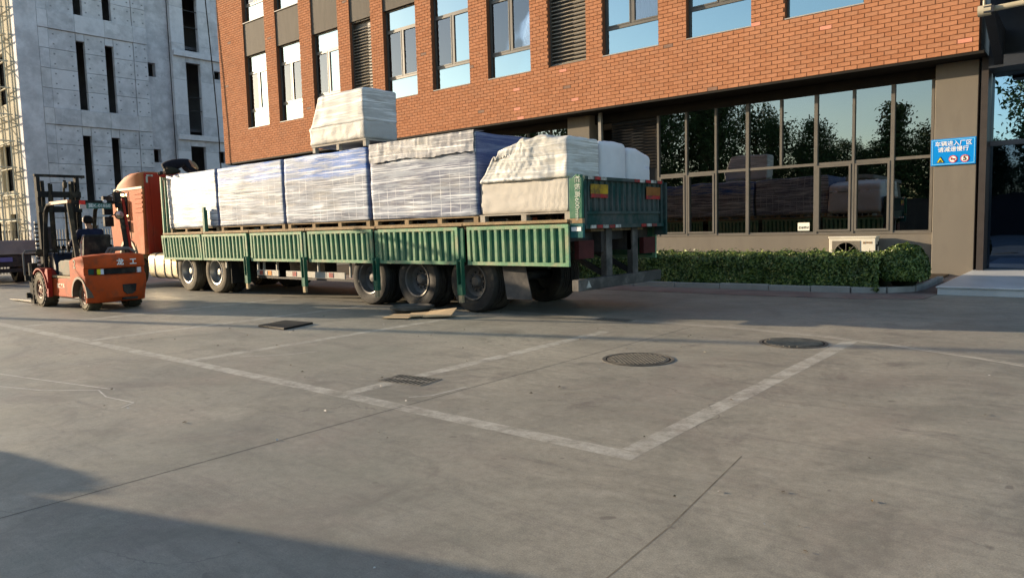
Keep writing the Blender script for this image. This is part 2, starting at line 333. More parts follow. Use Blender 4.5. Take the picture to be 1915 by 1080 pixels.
# ------------------------------------------------------------------ kerb, pavers and planting strip
M_paver = None
def paver_mat():
    m = bpy.data.materials.new('red_pavers'); m.use_nodes = True; t = m.node_tree; N = t.nodes; L = t.links; p = N['Principled BSDF']
    g = N.new('ShaderNodeNewGeometry'); br = N.new('ShaderNodeTexBrick'); br.inputs['Scale'].default_value = 1; br.inputs['Brick Width'].default_value = .21; br.inputs['Row Height'].default_value = .105; br.inputs['Mortar Size'].default_value = .006
    br.inputs['Color1'].default_value = (.17, .105, .09, 1); br.inputs['Color2'].default_value = (.145, .10, .085, 1); br.inputs['Mortar'].default_value = (.09, .08, .07, 1); L.new(g.outputs['Position'], br.inputs['Vector'])
    n = N.new('ShaderNodeTexNoise'); n.inputs['Scale'].default_value = 2; n.inputs['Detail'].default_value = 8; L.new(g.outputs['Position'], n.inputs['Vector'])
    x = N.new('ShaderNodeMix'); x.data_type = 'RGBA'; r = N.new('ShaderNodeMapRange'); r.inputs['From Min'].default_value = .4; r.inputs['From Max'].default_value = .7; r.inputs['To Max'].default_value = .7; L.new(n.outputs['Fac'], r.inputs['Value']); L.new(r.outputs[0], x.inputs['Factor'])
    L.new(br.outputs['Color'], x.inputs['A']); x.inputs['B'].default_value = (.22, .195, .165, 1); L.new(x.outputs['Result'], p.inputs['Base Color']); p.inputs['Roughness'].default_value = .75; return m
b = MB(); b.prism([(-24, 12.95), (-5.1, 13.05), (-3.2, 13.2), (-2.30, 13.56), (-2.26, 14.40), (-2.26, 19.35), (-24, 19.35)], -.05, .012, 'z'); struct('paver_strip', b, paver_mat())
b = MB(); b.prism([(-24, 14.15), (-3.6, 14.25), (-2.72, 14.9), (-2.72, 19.1), (-24, 19.1)], .013, .05, 'z'); struct('planting_bed', b, mat('soil', (.06, .045, .03), .95, .3, 6, .3, 20))
M_kerb = mat('kerb_stone', (.30, .29, .27), .8, .15, 4, .15, 50, dirt=(.16, .14, .12), ds=2, da=.6)
kr = bpy.data.objects.new('kerb', None); col.objects.link(kr); kr['kind'] = 'structure'
line = [(-13.1, 13.98), (-12.1, 13.99), (-11.1, 14.0), (-10.1, 14.02), (-9.1, 14.04), (-8.1, 14.06), (-7.1, 14.08), (-6.1, 14.11), (-5.1, 14.14), (-4.3, 14.16), (-3.6, 14.20), (-3.05, 14.42), (-2.68, 14.85), (-2.62, 15.5), (-2.62, 16.4), (-2.62, 17.3)]
for a, c in zip(line, line[1:]):
    q = MB(); A = Vector((*a, .06)); C = Vector((*c, .06)); d = (C - A).normalized() * .006; zz = random.uniform(-.008, .008); q.bar(A + d + Vector((0, 0, zz)), C - d + Vector((0, 0, zz)), .11, .12); add('kerb_stone', q, M_kerb, kr, bevel=.01)

# ------------------------------------------------------------------ leaves
def leaf_mesh(name, pts, mats, size=.05, parent=None, flat=.3):
    """pts = [(position, outward normal)]; one folded leaf quad at each."""
    b = MB()
    for p, n in pts:
        n = (Vector(n) + Vector((random.gauss(0, .6), random.gauss(0, .6), random.gauss(.25, .5)))).normalized(); a = n.orthogonal().normalized(); a.rotate(Matrix.Rotation(random.uniform(0, 6.28), 3, n)); c = n.cross(a)
        s = size * random.uniform(.6, 1.3); p = Vector(p); mi = random.randrange(len(mats))
        b.quad([p - a * s, p + c * s * .42 + n * s * .1, p + a * s, p - c * s * .42 + n * s * .1], mi)
    return b
M_leaf = [mat('hedge_leaf', (.065, .11, .02), .42, .35, 3, spec=.5), mat('hedge_leaf_pale', (.15, .19, .035), .42, .3, 3, spec=.5), mat('hedge_leaf_dark', (.025, .05, .012), .5, .3, 3)]
M_twig = mat('twig', (.045, .033, .022), .9, .3)
def hedge_pts(n, f):
    out = []
    while len(out) < n:
        r = f()
        if r: out.append(r)
    return out
X0, X1, Y0, Y1 = -12.6, -3.15, 14.30, 16.6
def hz(x): return .645 + .05 * nz(x * 1.1, 0, 3) + .04 * nz(x * 4, 2, 3)
def hf():
    x = random.uniform(X0, X1); t = random.random(); top = hz(x)
    if t < .55:
        z = random.uniform(.05, top); y = Y0 + .07 * nz(x * 2, z * 3, 5) + abs(random.gauss(0, .05)); return ((x, y, z), (0, -1, .2))
    y = random.uniform(Y0, Y1); return ((x, y, hz(x) + .02 * min(1, (y - Y0) / .8) + .06 * nz(x * 3, y * 3, 1) - abs(random.gauss(0, .03)) + (random.random() < .06) * random.uniform(0, .09)), (0, -.2, 1))
hr = thing('hedge', 'long clipped green hedge along the kerb below the ground floor glazing', 'hedge', (-7.8, 15.1, 0))
add('foliage', leaf_mesh('foliage', hedge_pts(56000, hf), M_leaf, .037), M_leaf, hr, kind='stuff')
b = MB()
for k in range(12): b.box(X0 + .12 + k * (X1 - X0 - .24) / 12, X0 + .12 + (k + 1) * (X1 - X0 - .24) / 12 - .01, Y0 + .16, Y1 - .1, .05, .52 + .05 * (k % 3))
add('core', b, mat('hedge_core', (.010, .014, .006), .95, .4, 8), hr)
def sf():
    u = random.uniform(0, 6.283); v = math.asin(random.uniform(-.4, 1)); rr = 1 - abs(random.gauss(0, .06)) + .10 * nz(u * 2, v * 3, 9)
    d = Vector((math.cos(v) * math.cos(u), math.cos(v) * math.sin(u), math.sin(v)))
    return ((-2.86 + d.x * .43 * rr, 14.95 + d.y * .55 * rr, max(.04, .42 + d.z * .47 * rr)), d)
sr = thing('shrub', 'rounded taller green shrub at the end of the hedge near the grey pillar', 'shrub', (-2.86, 14.95, 0))
add('foliage', leaf_mesh('foliage', hedge_pts(10500, sf), M_leaf, .037), M_leaf, sr, kind='stuff')
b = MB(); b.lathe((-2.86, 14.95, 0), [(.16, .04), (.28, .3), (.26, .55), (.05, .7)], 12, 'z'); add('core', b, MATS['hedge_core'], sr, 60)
# ------------------------------------------------------------------ brick building
def sub(name, parent, loc=(0, 0, 0)):
    o = bpy.data.objects.new(name, None); col.objects.link(o); o.parent = parent; o.empty_display_size = .1
    if parent.name in ROOT: o.matrix_parent_inverse = Matrix.Translation(-ROOT[parent.name])
    o.location = loc; return o
BR = thing('brick_building', 'orange brick factory office block with recessed dark glazed ground floor', 'building', (-18, 18.5, 0))
M_mortar = mat('mortar', (.215, .098, .052), .9, .15, 12)
brick_cols = [(.385, .176, .094), (.355, .158, .083), (.405, .188, .103), (.37, .176, .098)]
M_bricks = [mat('brick_%s' % n, c, .95, .10, 9, .12, 90, spec=.05, dirt=(.30, .15, .09), ds=1.2, da=.35) for n, c in zip(('orange', 'rust', 'pale_orange', 'ochre'), brick_cols)]
M_bricks += [mat('brick_salmon', (.60, .26, .18), .8, .08, 9, .1, 90), mat('brick_brown', (.21, .13, .095), .8, .15, 9, .1, 90)]
XL, XR, ZB, ZT, YF = -33.7, -2.2, 4.90, 16.2, 18.5
WIN = [(-31.40, 1.80), (-28.74, 1.79), (-26.06, 1.79), (-21.48, 1.80), (-18.86, 1.82), (-16.20, 1.82), (-11.65, 1.83), (-8.97, 1.80), (-6.31, 1.82)]
LOU = [(-23.50, 1.29), (-13.66, 1.42)]
WZ0, WZ1 = 6.38, 9.70
holes = [(x, x + wd, WZ0, WZ1) for x, wd in WIN + LOU] + [(x, x + wd, 9.70, 11.20) for x, wd in WIN[:4] + LOU[:1]] + [(x, x + wd, 11.20, 14.5) for x, wd in WIN[:2]]
SP = MB()
for a, c, z0, z1 in cells(XL, XR, ZB, ZT, holes): SP.box(a, c, YF + .014, YF + .34, z0, z1)
wall = add('wall', SP, M_mortar, BR)
todo = []
BP, BH, JT = .288, .104, .011
k = 0; z = ZB
while z < 13.6:
    x = XL - (BP / 2 if k % 2 else 0)
    while x < XR:
        a, c = max(x, XL), min(x + BP - JT, XR); z1 = z + BH - JT
        segs = [(a, c)]
        for h in holes:
            if h[2] < (z + z1) / 2 < h[3]:
                ns = []
                for s0, s1 in segs:
                    if h[1] <= s0 or h[0] >= s1: ns.append((s0, s1)); continue
                    if h[0] - s0 > .03: ns.append((s0, h[0]))
                    if s1 - h[1] > .03: ns.append((h[1], s1))
                segs = ns
        for s0, s1 in segs:
            if s1 - s0 > .03: todo.append((s0, s1, z, z1))
        x += BP
    z += BH; k += 1
def psize(q):
    P = [px((q[0], YF, q[2])), px((q[1], YF, q[2])), px((q[1], YF, q[3])), px((q[0], YF, q[3]))]
    if min(p[1] for p in P) < 2 or max(p[0] for p in P) > 1900: return 0
    return abs((P[1][0] - P[0][0]) * (P[3][1] - P[0][1]) - (P[1][1] - P[0][1]) * (P[3][0] - P[0][0]))
todo.sort(key=psize, reverse=True)
rnd = random.Random(5)
sal = [(-2.5, 5.15), (-5.2, 5.95), (-7.0, 6.45), (-13.0, 6.2), (-15.0, 5.9), (-15.1, 5.3), (-14.7, 5.0), (-12.6, 5.3)]
brn = [(-9.55, 6.3), (-8.1, 5.0), (-12.9, 5.7), (-16.6, 5.35), (-18.7, 6.9), (-17.0, 6.9), (-19.3, 7.8), (-24.3, 8.3), (-26.5, 6.7), (-21.2, 5.1), (-33.2, 8.6), (-32.8, 10.6), (-29.2, 10.2), (-23.9, 10.6)]
def bmi(q):
    for L_, mi in ((sal, 4), (brn, 5)):
        for p in L_:
            if q[0] <= p[0] < q[1] + JT and q[2] <= p[1] < q[3] + JT: return mi
    return rnd.choice((0, 0, 1, 2, 3))
BM = MB(); cache = {}
def brickbox(b, x0, x1, y, z0, z1, mi, dz=0):
    i = len(b.v); e = .003
    b.v += [(x0, y + .015, z0), (x1, y + .015, z0), (x1, y + .015, z1), (x0, y + .015, z1), (x0 + e, y, z0 + e), (x1 - e, y, z0 + e), (x1 - e, y, z1 - e), (x0 + e, y, z1 - e)]
    b.f += [tuple(i + t for t in q) for q in ((4, 5, 6, 7), (0, 1, 5, 4), (1, 2, 6, 5), (2, 3, 7, 6), (3, 0, 4, 7))]; b.m += [mi] * 5
for n, q in enumerate(todo):
    mi = bmi(q); dy = rnd.uniform(-.002, .002)
    if n < 300:
        key = (round(q[1] - q[0], 3), round(q[3] - q[2], 3), mi)
        if key not in cache:
            t = MB(); brickbox(t, 0, q[1] - q[0], 0, 0, q[3] - q[2], 0); cache[key] = t.mesh('brick', M_bricks[mi])
        link('brick', cache[key], wall, loc=(q[0], YF + dy, q[2]))
    else: brickbox(BM, q[0], q[1], YF + dy, q[2], q[3], mi)
o = add('brickwork', BM, M_bricks, wall, kind='stuff')
M_shell = mat('plaster_grey', (.20, .19, .18), .85, .1, 3)
b = MB(); b.box(XL, XR, YF + .36, 30, ZB, ZB + .2); b.box(XL, XR, YF + .36, 30, ZT - .3, ZT); b.box(XL, XL + .25, YF + .36, 30, ZB + .21, ZT - .31); b.box(XR - .25, XR, YF + .36, 30, ZB + .21, ZT - .31); b.box(XL + .26, XR - .26, 24, 24.2, ZB + .21, ZT - .31)
b.box(XL, 12, 26, 26.2, 0, ZB - .01); b.box(XL, XL + .25, 19.5, 25.99, 0, ZB - .01)
add('shell', b, M_shell, BR)
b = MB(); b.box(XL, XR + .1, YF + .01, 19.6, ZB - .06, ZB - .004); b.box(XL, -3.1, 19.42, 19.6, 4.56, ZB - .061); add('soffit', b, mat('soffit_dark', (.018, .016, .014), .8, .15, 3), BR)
M_sp = mat('spandrel_panel', (.115, .102, .085), .75, .10, 2, .1, 40, spec=.08, dirt=(.085, .076, .064), ds=1.3, da=.5, st=(3, 3, .6))
for x, wd in WIN[:4] + LOU[:1]:
    b = MB(); b.box(x + .004, x + wd - .004, YF + .05, YF + .3, 9.705, 11.195); add('spandrel_panel', b, M_sp, BR)
M_frame = mat('window_frame', (.085, .078, .065), .45, .12, 4, spec=.5)
M_sill = mat('sill_metal', (.34, .33, .31), .5, .1, 4)
G_up = glass('reflective_glass', .42, (.30, .34, .36), (.74, .95, 1.0), .8)
G_scr = glass('screened_glass', .14, (.95, .95, .95), (.8, .85, .9), 1.0, .02)
M_cur = {'w': mat('curtain_white', (.62, .60, .56), .9, .12, 1.2, st=(9, 1, .3)), 't': mat('curtain_tan', (.16, .125, .085), .9, .2, 1.2, st=(9, 1, .3)), 'b': mat('curtain_blue_white', (.50, .55, .60), .9, .12, 1.2, st=(9, 1, .3))}
FY = .16                                                        # frame set back from the face
winmesh = {}
def wmesh(wd):
    wd = round(wd, 2)
    if wd in winmesh: return winmesh[wd]
    H = WZ1 - WZ0; fr = MB(); y0, y1 = FY, FY + .07; t = .05
    for z in (0, .74, 2.52): fr.box(0, wd, y0, y1, z, z + t + (.03 if z else 0))
    fr.box(0, wd, y0, y1, H - t, H); fr.box(0, t, y0 - .002, y1 + .002, 0, H); fr.box(wd - t, wd, y0 - .002, y1 + .002, 0, H)
    fr.box(wd / 2 - .045, wd / 2 + .045, y0 - .003, y1 + .003, .82, 2.52)
    for a, c in ((.05, wd / 2 - .045), (wd / 2 + .045, wd - .05)):   # casement rims
        fr.box(a + .004, a + .04, y0 - .012, y1 - .01, .825, 2.515); fr.box(c - .04, c - .004, y0 - .012, y1 - .01, .825, 2.515); fr.box(a + .041, c - .041, y0 - .012, y1 - .01, .825, .865); fr.box(a + .041, c - .041, y0 - .012, y1 - .01, 2.475, 2.515)
    def pane(a, c, z0, z1):
        b = MB(); b.box(a, c, FY + .03, FY + .036, z0, z1); return b
    P = {'bot': pane(.05, wd - .05, .05, .74), 'top': pane(.05, wd - .05, 2.60, H - .05), 'a': pane(.09, wd / 2 - .085, .865, 2.475), 'c': pane(wd / 2 + .085, wd - .09, .865, 2.475)}
    def curt(a, c):
        b = MB(); n = 40; pr = None
        for k in range(n + 1):
            x = a + (c - a) * k / n; y = FY + .095 + .022 * math.sin(k * 1.3) + .01 * math.sin(k * .47 + a * 9)
            if pr: b.quad([(pr[0], pr[1], .76), (x, y, .76), (x, y, H - .06), (pr[0], pr[1], H - .06)])
            pr = (x, y)
        return b
    si = MB(); si.box(-.01, wd + .01, .0, FY, -.015, .012)
    winmesh[wd] = (fr.mesh('frame', M_frame), {k: b.mesh('pane', G_up) for k, b in P.items()}, curt, si.mesh('sill', M_sill)); return winmesh[wd]
def pane_copy(me, g):
    m2 = me.copy(); m2.materials[0] = g; return m2
def window(x, wd, z, spec, ca, cc):
    """spec: which casement panes carry a fly screen; ca / cc: curtain kind behind each half."""
    f, P, curt, si = wmesh(wd); W_ = sub('window', BR, (x, YF, z))
    link('frame', f, W_); link('sill', si, W_)
    for k in P: link('pane', pane_copy(P[k], G_scr) if k in spec else P[k], W_)
    for kind, a, c in ((ca, .06, wd / 2 - .01), (cc, wd / 2 + .01, wd - .06)):
        if kind: add('curtain', curt(a, c), M_cur[kind], W_, 60)
for (x, wd), (spec, ca, cc) in zip(WIN, [('a', 'w', None), ('ac', 'w', 'w'), ('a', 't', None), ('ac', 't', 't'), ('a', 'b', None), ('ac', 'b', 'b'), ('c', None, 'b'), ('', None, 'b'), ('', None, None)]):
    window(x, wd, WZ0, spec, ca, cc)
for x, wd in WIN[:2]: window(x, wd, 11.20, 'a', 'w', None)
M_lou = mat('louvre_metal', (.36, .31, .24), .5, .1, 3)
for x, wd in LOU:
    L_ = sub('louvre', BR, (x, YF, WZ0)); q = MB()
    for a, c in ((0, .04), (wd - .04, wd)): q.box(a, c, .12, .28, 0, WZ1 - WZ0)
    q.box(.041, wd - .041, .12, .28, WZ1 - WZ0 - .04, WZ1 - WZ0); q.box(.041, wd - .041, .12, .28, 0, .05); q.box(.041, wd - .041, .27, .29, .051, WZ1 - WZ0 - .041); add('frame', q, M_frame, L_)
    q = MB(); q.v = [(.042, .14, 0), (wd - .042, .14, 0), (wd - .042, .20, .036), (.042, .20, .036), (.042, .148, -.012), (wd - .042, .148, -.012), (wd - .042, .208, .024), (.042, .208, .024)]
    q.f = [(0, 1, 2, 3), (4, 5, 6, 7), (0, 1, 5, 4), (2, 3, 7, 6)]; q.m = [0] * 4; me = q.mesh('slat', M_lou); n = int((WZ1 - WZ0 - .14) / .118)
    for k in range(n): link('slat', me, L_, loc=(0, 0, .07 + k * .118))
# ground floor: plinth, pillars, glazing
M_rend = mat('grey_render', (.165, .147, .122), .9, .07, 2.2, .15, 70, spec=.1, dirt=(.13, .115, .095), ds=1.1, da=.4, st=(2.5, 2.5, .8))
b = MB(); b.box(-10.5, -3.09, 19.25, 19.5, 0, .985); b.box(-10.5, -3.09, 19.235, 19.5, .988, 1.012); add('plinth', b, M_rend, BR, bevel=.008)
for x0, x1 in ((-3.09, -2.25), (-13.4, -12.56)): b = MB(); b.box(x0, x1, 19.1, 19.95, 0, ZB - .062); add('pillar', b, M_rend, BR, bevel=.012)
b = MB(); b.bar((-12.12, 19.05, 0), (-12.12, 19.05, ZB - .065), .1, .1); add('downpipe', b, mat('grey_pipe', (.25, .24, .22), .5), BR)
G_lo = glass('shopfront_glass', .27, (.30, .33, .33), (.92, .96, .93), .75)
G_en2 = glass('entrance_glass_low', .14, (.08, .10, .16), (.40, .60, 1.0), .6)
G_en = glass('entrance_glass', .60, (.08, .10, .16), (.55, .78, 1.0), .6)
SF = sub('shopfront', BR); xs = [-10.3, -9.40, -8.50, -7.59, -6.68, -5.79, -4.89, -4.01, -3.17]
M_mul = mat('mullion', (.125, .115, .10), .5, .12, 3)
for k, x in enumerate(xs):
    lowskip = (k == 4); q = MB(); wd = .085 if k in (3, 5, 7) else .06
    q.box(x - wd / 2, x + wd / 2, 19.335, 19.46, 2.835 if lowskip else 1.013, 4.56); add('mullion', q, M_mul, SF)
q = MB(); q.box(xs[0] + .04, xs[-1] - .03, 19.35, 19.455, 2.76, 2.83); add('transom', q, M_mul, SF)
q = MB(); q.box(xs[0] + .04, xs[-1] - .03, 19.35, 19.455, 1.014, 1.065); add('transom', q, M_mul, SF)
for k in range(8):
    q = MB(); q.box(xs[k] + .03, xs[k + 1] - .03, 19.40, 19.408, 2.831, 4.559); add('pane', q, G_lo, SF)
low = [(0, 1), (1, 2), (2, 3), (3, 5), (5, 6), (6, 7), (7, 8)]
for a, c in low:
    q = MB(); q.box(xs[a] + .03, xs[c] - .03, 19.40, 19.408, 1.066, 2.759); add('pane', q, G_lo, SF)
for a in (0, 1, 5, 6):                                           # opening casements proud of the frame
    q = MB(); x0, x1 = xs[a] + .045, xs[a + 1] - .045
    q.box(x0, x0 + .05, 19.325, 19.395, 1.07, 2.755); q.box(x1 - .05, x1, 19.325, 19.395, 1.07, 2.755); q.box(x0 + .051, x1 - .051, 19.325, 19.395, 1.07, 1.12); q.box(x0 + .051, x1 - .051, 19.325, 19.395, 2.705, 2.755); add('casement', q, M_mul, SF)
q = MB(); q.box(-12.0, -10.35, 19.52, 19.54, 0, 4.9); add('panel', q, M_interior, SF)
q = MB()
for k in range(16): q.bar((-11.95, 19.44, 3.1 + k * .09), (-10.4, 19.44, 3.1 + k * .09), .05, .012, up=(0, 1, 1))
add('louvre_blades', q, M_dark, SF, kind='stuff')
for x0, x1 in ((-15.2, -14.3), (-14.25, -13.45), (-16.2, -15.25), (-17.2, -16.25)):
    q = MB(); q.box(x0, x1, 19.40, 19.408, 1.0, 4.559); add('pane', q, G_lo, SF)
    q = MB(); q.box(x1 + .002, x1 + .048, 19.34, 19.46, 0, 4.559); add('mullion', q, M_mul, SF)
q = MB(); q.box(-3.93, -3.25, 20.3, 20.34, .2, 2.12); add('screen', q, mat('pale_green_board', (.20, .24, .17), .7, .1), SF)
q = MB(); q.box(-3.80, -3.66, 20.22, 20.29, .2, 2.1); add('screen_post', q, mat('pale_post', (.45, .50, .46), .6), SF)
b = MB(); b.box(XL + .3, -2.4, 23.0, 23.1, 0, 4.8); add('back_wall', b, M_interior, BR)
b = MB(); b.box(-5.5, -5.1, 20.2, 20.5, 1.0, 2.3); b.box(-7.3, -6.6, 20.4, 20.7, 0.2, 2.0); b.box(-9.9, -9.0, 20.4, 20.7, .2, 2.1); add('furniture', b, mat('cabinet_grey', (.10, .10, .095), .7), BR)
# paper notice behind the glass
nr = thing('paper_notice', 'small white paper notice stuck low on the dark glazing of the big pane', 'notice', (-6.08, 19.39, 1.12))
q = MB(); q.box(-6.24, -5.94, 19.388, 19.392, 1.10, 1.31); add('sheet', q, mat('paper', (.80, .77, .66), .7, .03), nr)
text('来访登记', .066, frame_mat((-6.09, 19.3865, 1.175), (1, 0, 0), (0, 0, 1)), mat('ink', (.05, .045, .035), .7, 0), nr, bold=.001)
# wall sign
sgn = thing('wall_sign', 'blue rectangular traffic sign with white lettering on the grey pillar', 'sign', (-2.70, 19.06, 2.84))
M_blue = mat('sign_blue', (.005, .22, .62), .35, .04, 3)
q = MB(); q.box(-3.14, -2.26, 19.06, 19.098, 2.54, 3.14); add('board', q, M_blue, sgn, bevel=.006)
M_lb = mat('sign_edge', (.20, .55, .80), .4, 0); q = MB()
for x0, x1, z0, z1 in ((-3.115, -2.285, 3.105, 3.117), (-3.115, -2.285, 2.563, 2.575), (-3.115, -3.103, 2.5755, 3.1045), (-2.297, -2.285, 2.5755, 3.1045)): q.box(x0, x1, 19.057, 19.0605, z0, z1)
add('border', q, M_lb, sgn)
for s_, zz in (('车辆进入厂区', 3.02), ('请减速慢行', 2.89)): text(s_, .122, frame_mat((-2.70, 19.058, zz), (1, 0, 0), (0, 0, 1)), M_white, sgn, bold=.0012)
M_yel = mat('sign_yellow', (.75, .62, .03), .5, 0); M_red = mat('sign_red', (.60, .04, .03), .5, 0); M_ink = MATS['ink']
q = MB(); q.prism([(-3.03, 2.605), (-2.87, 2.605), (-2.95, 2.745)], 19.053, 19.0595); q.prism([(-3.01, 2.615), (-2.89, 2.615), (-2.95, 2.722)], 19.050, 19.0525, mi=1)
q.prism([(-2.985, 2.62), (-2.915, 2.62), (-2.925, 2.65), (-2.95, 2.675), (-2.975, 2.645)], 19.047, 19.0495); add('warning_triangle', q, [M_ink, M_yel], sgn)
for cx in (-2.70, -2.47):
    q = MB(); q.lathe((cx, 19.0595, 2.672), [(.083, 0), (.083, -.006), (.066, -.006)], 28, 'y'); q.lathe((cx, 19.0595, 2.672), [(.066, -.007), (.066, -.0085)], 28, 'y', 1)
    if cx < -2.6: q.box(cx - .045, cx - .015, 19.0475, 19.0505, 2.655, 2.69, 2); q.box(cx - .014, cx + .045, 19.0475, 19.0505, 2.66, 2.685, 2); q.bar((cx - .05, 19.046, 2.72), (cx + .05, 19.046, 2.62), .003, .012, 0)
    add('roundel', q, [M_red, M_white, M_ink], sgn, 40)
text('5', .135, frame_mat((-2.47, 19.0495, 2.672), (1, 0, 0), (0, 0, 1)), M_ink, sgn, bold=.006)
# air conditioner
ac = thing('air_conditioner', 'cream outdoor air conditioner unit standing against the plinth behind the hedge', 'air conditioner', (-4.78, 18.95, .05))
M_ac = mat('ac_cream', (.62, .58, .48), .5, .06, 3, dirt=(.42, .38, .30), ds=2, da=.4)
q = MB(); q.box(-5.28, -4.22, 18.80, 19.14, .16, .90); q.box(-5.3, -4.2, 18.785, 19.15, .901, .945); q.box(-5.1, -4.95, 18.82, 19.12, .012, .159); q.box(-4.5, -4.35, 18.82, 19.12, .012, .159); add('casing', q, M_ac, ac, bevel=.012)
q = MB(); q.box(-5.21, -4.56, 18.792, 18.799, .22, .84); add('fan_panel', q, mat('ac_grille', (.17, .15, .12), .6), ac)
q = MB()
for rr in (.06, .13, .20, .27): q.lathe((-4.885, 18.786, .53), [(rr, 0), (rr + .012, 0), (rr + .012, .005), (rr, .005), (rr, 0)], 32, 'y')
for k in range(8): a = k * PI / 4; q.bar((-4.885, 18.789, .53), (-4.885 + .28 * math.cos(a), 18.789, .53 + .28 * math.sin(a)), .008, .008)
add('fan_guard', q, mat('ac_guard', (.26, .23, .19), .5), ac)
q = MB(); q.box(-4.50, -4.45, 18.7955, 18.799, .765, .815); q.box(-4.435, -4.375, 18.7955, 18.799, .775, .815); q.box(-4.365, -4.295, 18.7955, 18.799, .77, .815); add('badge', q, mat('badge_brown', (.22, .15, .09), .5), ac)
q = MB(); q.box(-4.219, -4.21, 18.84, 18.96, .45, .75); q.box(-4.219, -4.205, 19.0, 19.08, .7, .82); add('service_cover', q, M_dark, ac)
# entrance
EN = sub('entrance', BR)
q = MB(); q.box(-2.19, -2.06, 19.0, 19.7, .0, ZB - .062); add('jamb', q, mat('jamb_dark', (.05, .043, .04), .45), EN)
for x0, x1 in ((-2.05, -.55), (-.5, 1.1), (1.15, 2.8), (2.85, 4.4)):
    for z0, z1 in ((.16, 2.93), (3.05, 4.55)): q = MB(); q.box(x0, x1, 19.60, 19.61, z0, z1); add('pane', q, G_en if z0 > 1 else G_en2, EN)
    q = MB(); q.box(x1 + .001, x1 + .049, 19.55, 19.66, .16, 4.55); add('mullion', q, M_dark, EN)
q = MB(); q.box(-2.055, 4.4, 19.54, 19.67, 2.94, 3.04); add('transom', q, mat('transom_grey', (.12, .12, .13), .4), EN)
q = MB(); q.box(-2.055, 4.5, 18.9, 19.7, 4.56, 6.2); q.box(-1.75, -1.35, 18.5, 18.89, 4.50, 4.75); add('canopy_beam', q, mat('canopy_dark', (.035, .04, .05), .4), EN)
q = MB(); q.prism([(18.9, 4.62), (18.9, 5.35), (16.9, 5.42), (16.9, 5.30)], -1.95, -1.78, 'x'); add('bracket', q, MATS['canopy_dark'], EN)
q = MB(); q.tube([(-2.05, 17.0, 5.36), (-1.83, 17.0, 5.36)], .105, 20); q.tube([(-1.82, 17.0, 5.37), (4.5, 17.0, 5.52)], .055, 12); q.tube([(-1.95, 17, 5.46), (-1.95, 17, 5.56)], .025, 8); add('pipe', q, mat('canopy_pipe', (.42, .38, .29), .45, .1), EN, 40)
q = MB(); q.prism([(18.88, 6.1), (16.2, 5.75), (16.2, 5.76), (18.88, 6.11)], -1.9, 4.4, 'x'); add('canopy_glass', q, glass('canopy_glass', .2, (.15, .40, .60), (.7, .85, 1), .9), EN)
pf = MB(); pf.box(-2.24, 5, 14.5, 19.5, 0, .125); pf.box(-2.26, 5.02, 14.47, 19.5, .1255, .15)
o = add('entrance_platform', pf, mat('white_marble', (.52, .53, .53), .35, .08, 1.5, dirt=(.36, .36, .35), ds=1.2, da=.5), None, bevel=.006); tag(o, 'low white stone platform step in front of the glass entrance', 'step')

# ------------------------------------------------------------------ unfinished concrete building
CB = thing('concrete_building', 'unfinished bare concrete building with narrow slot windows', 'building', (-48.7, 20, 0))
XF = -48.7
pal = [(.58, .555, .57), (.51, .49, .505), (.65, .625, .64), (.47, .455, .47), (.57, .545, .55)]
M_con = [mat('concrete_%s' % n, c, .85, .22, 1.3, .25, 18, dirt=(c[0] * (.66, 1.45, .6, 1.5, .7)[k], c[1] * (.66, 1.45, .6, 1.5, .7)[k], c[2] * (.66, 1.45, .6, 1.5, .7)[k]), ds=(1.1, 1.7, 1.3, 1.5, 2.2)[k], da=.42, dlo=.48, dhi=.60) for k, (n, c) in enumerate(zip(('grey', 'dull', 'pale', 'dark', 'warm'), pal))]
M_tie = mat('tie_hole', (.26, .255, .265), .9)
rc = random.Random(3)
def face(x, y0, y1, z0, z1, mi=None, gap=.012, d=.3):
    q = MB(); q.box(x - d, x, y0 + gap, y1 - gap, z0 + gap, z1 - gap); m = M_con[rc.randrange(5) if mi is None else mi]; return add('panel', q, m, CB)
fl = [(-1.9, 2.70), (3.62, 8.27), (9.24, 13.9), (14.95, 19.5), (20.5, 25)]
b = MB(); b.box(XF - 12, XF - 11.8, 14.6, 34, 0, 26); b.box(XF - 11.8, XF - .34, 33.8, 34, 0, 26); b.box(XF - 11.8, XF - .34, 14.9, 33.7, 25.6, 26); b.box(XF - 5, XF - 4.9, 14.9, 33.7, 0, 25.5)
for z in (3.1, 8.75, 14.4, 20): b.box(XF - 4.8, XF - .9, 14.9, 33.7, z - .1, z + .1)
add('core', b, mat('core_concrete', (.14, .14, .15), .9, .15, 1), CB)
q = MB(); q.box(XF - .5, XF + .02, 14.352, 15.5, 0, 26); add('corner_pier', q, M_con[0], CB)
for z0, z1 in ((2.70, 3.62), (8.27, 9.24), (13.9, 14.95), (19.5, 20.5)):
    ys = [15.505, 16.05, 17.5, 19.2, 20.9, 21.75]
    for a, c in zip(ys, ys[1:]): q = MB(); q.box(XF - .32, XF + .05, a + .006, c - .006, z0 + .01, z1 - .01); add('band', q, M_con[rc.randrange(5)], CB)
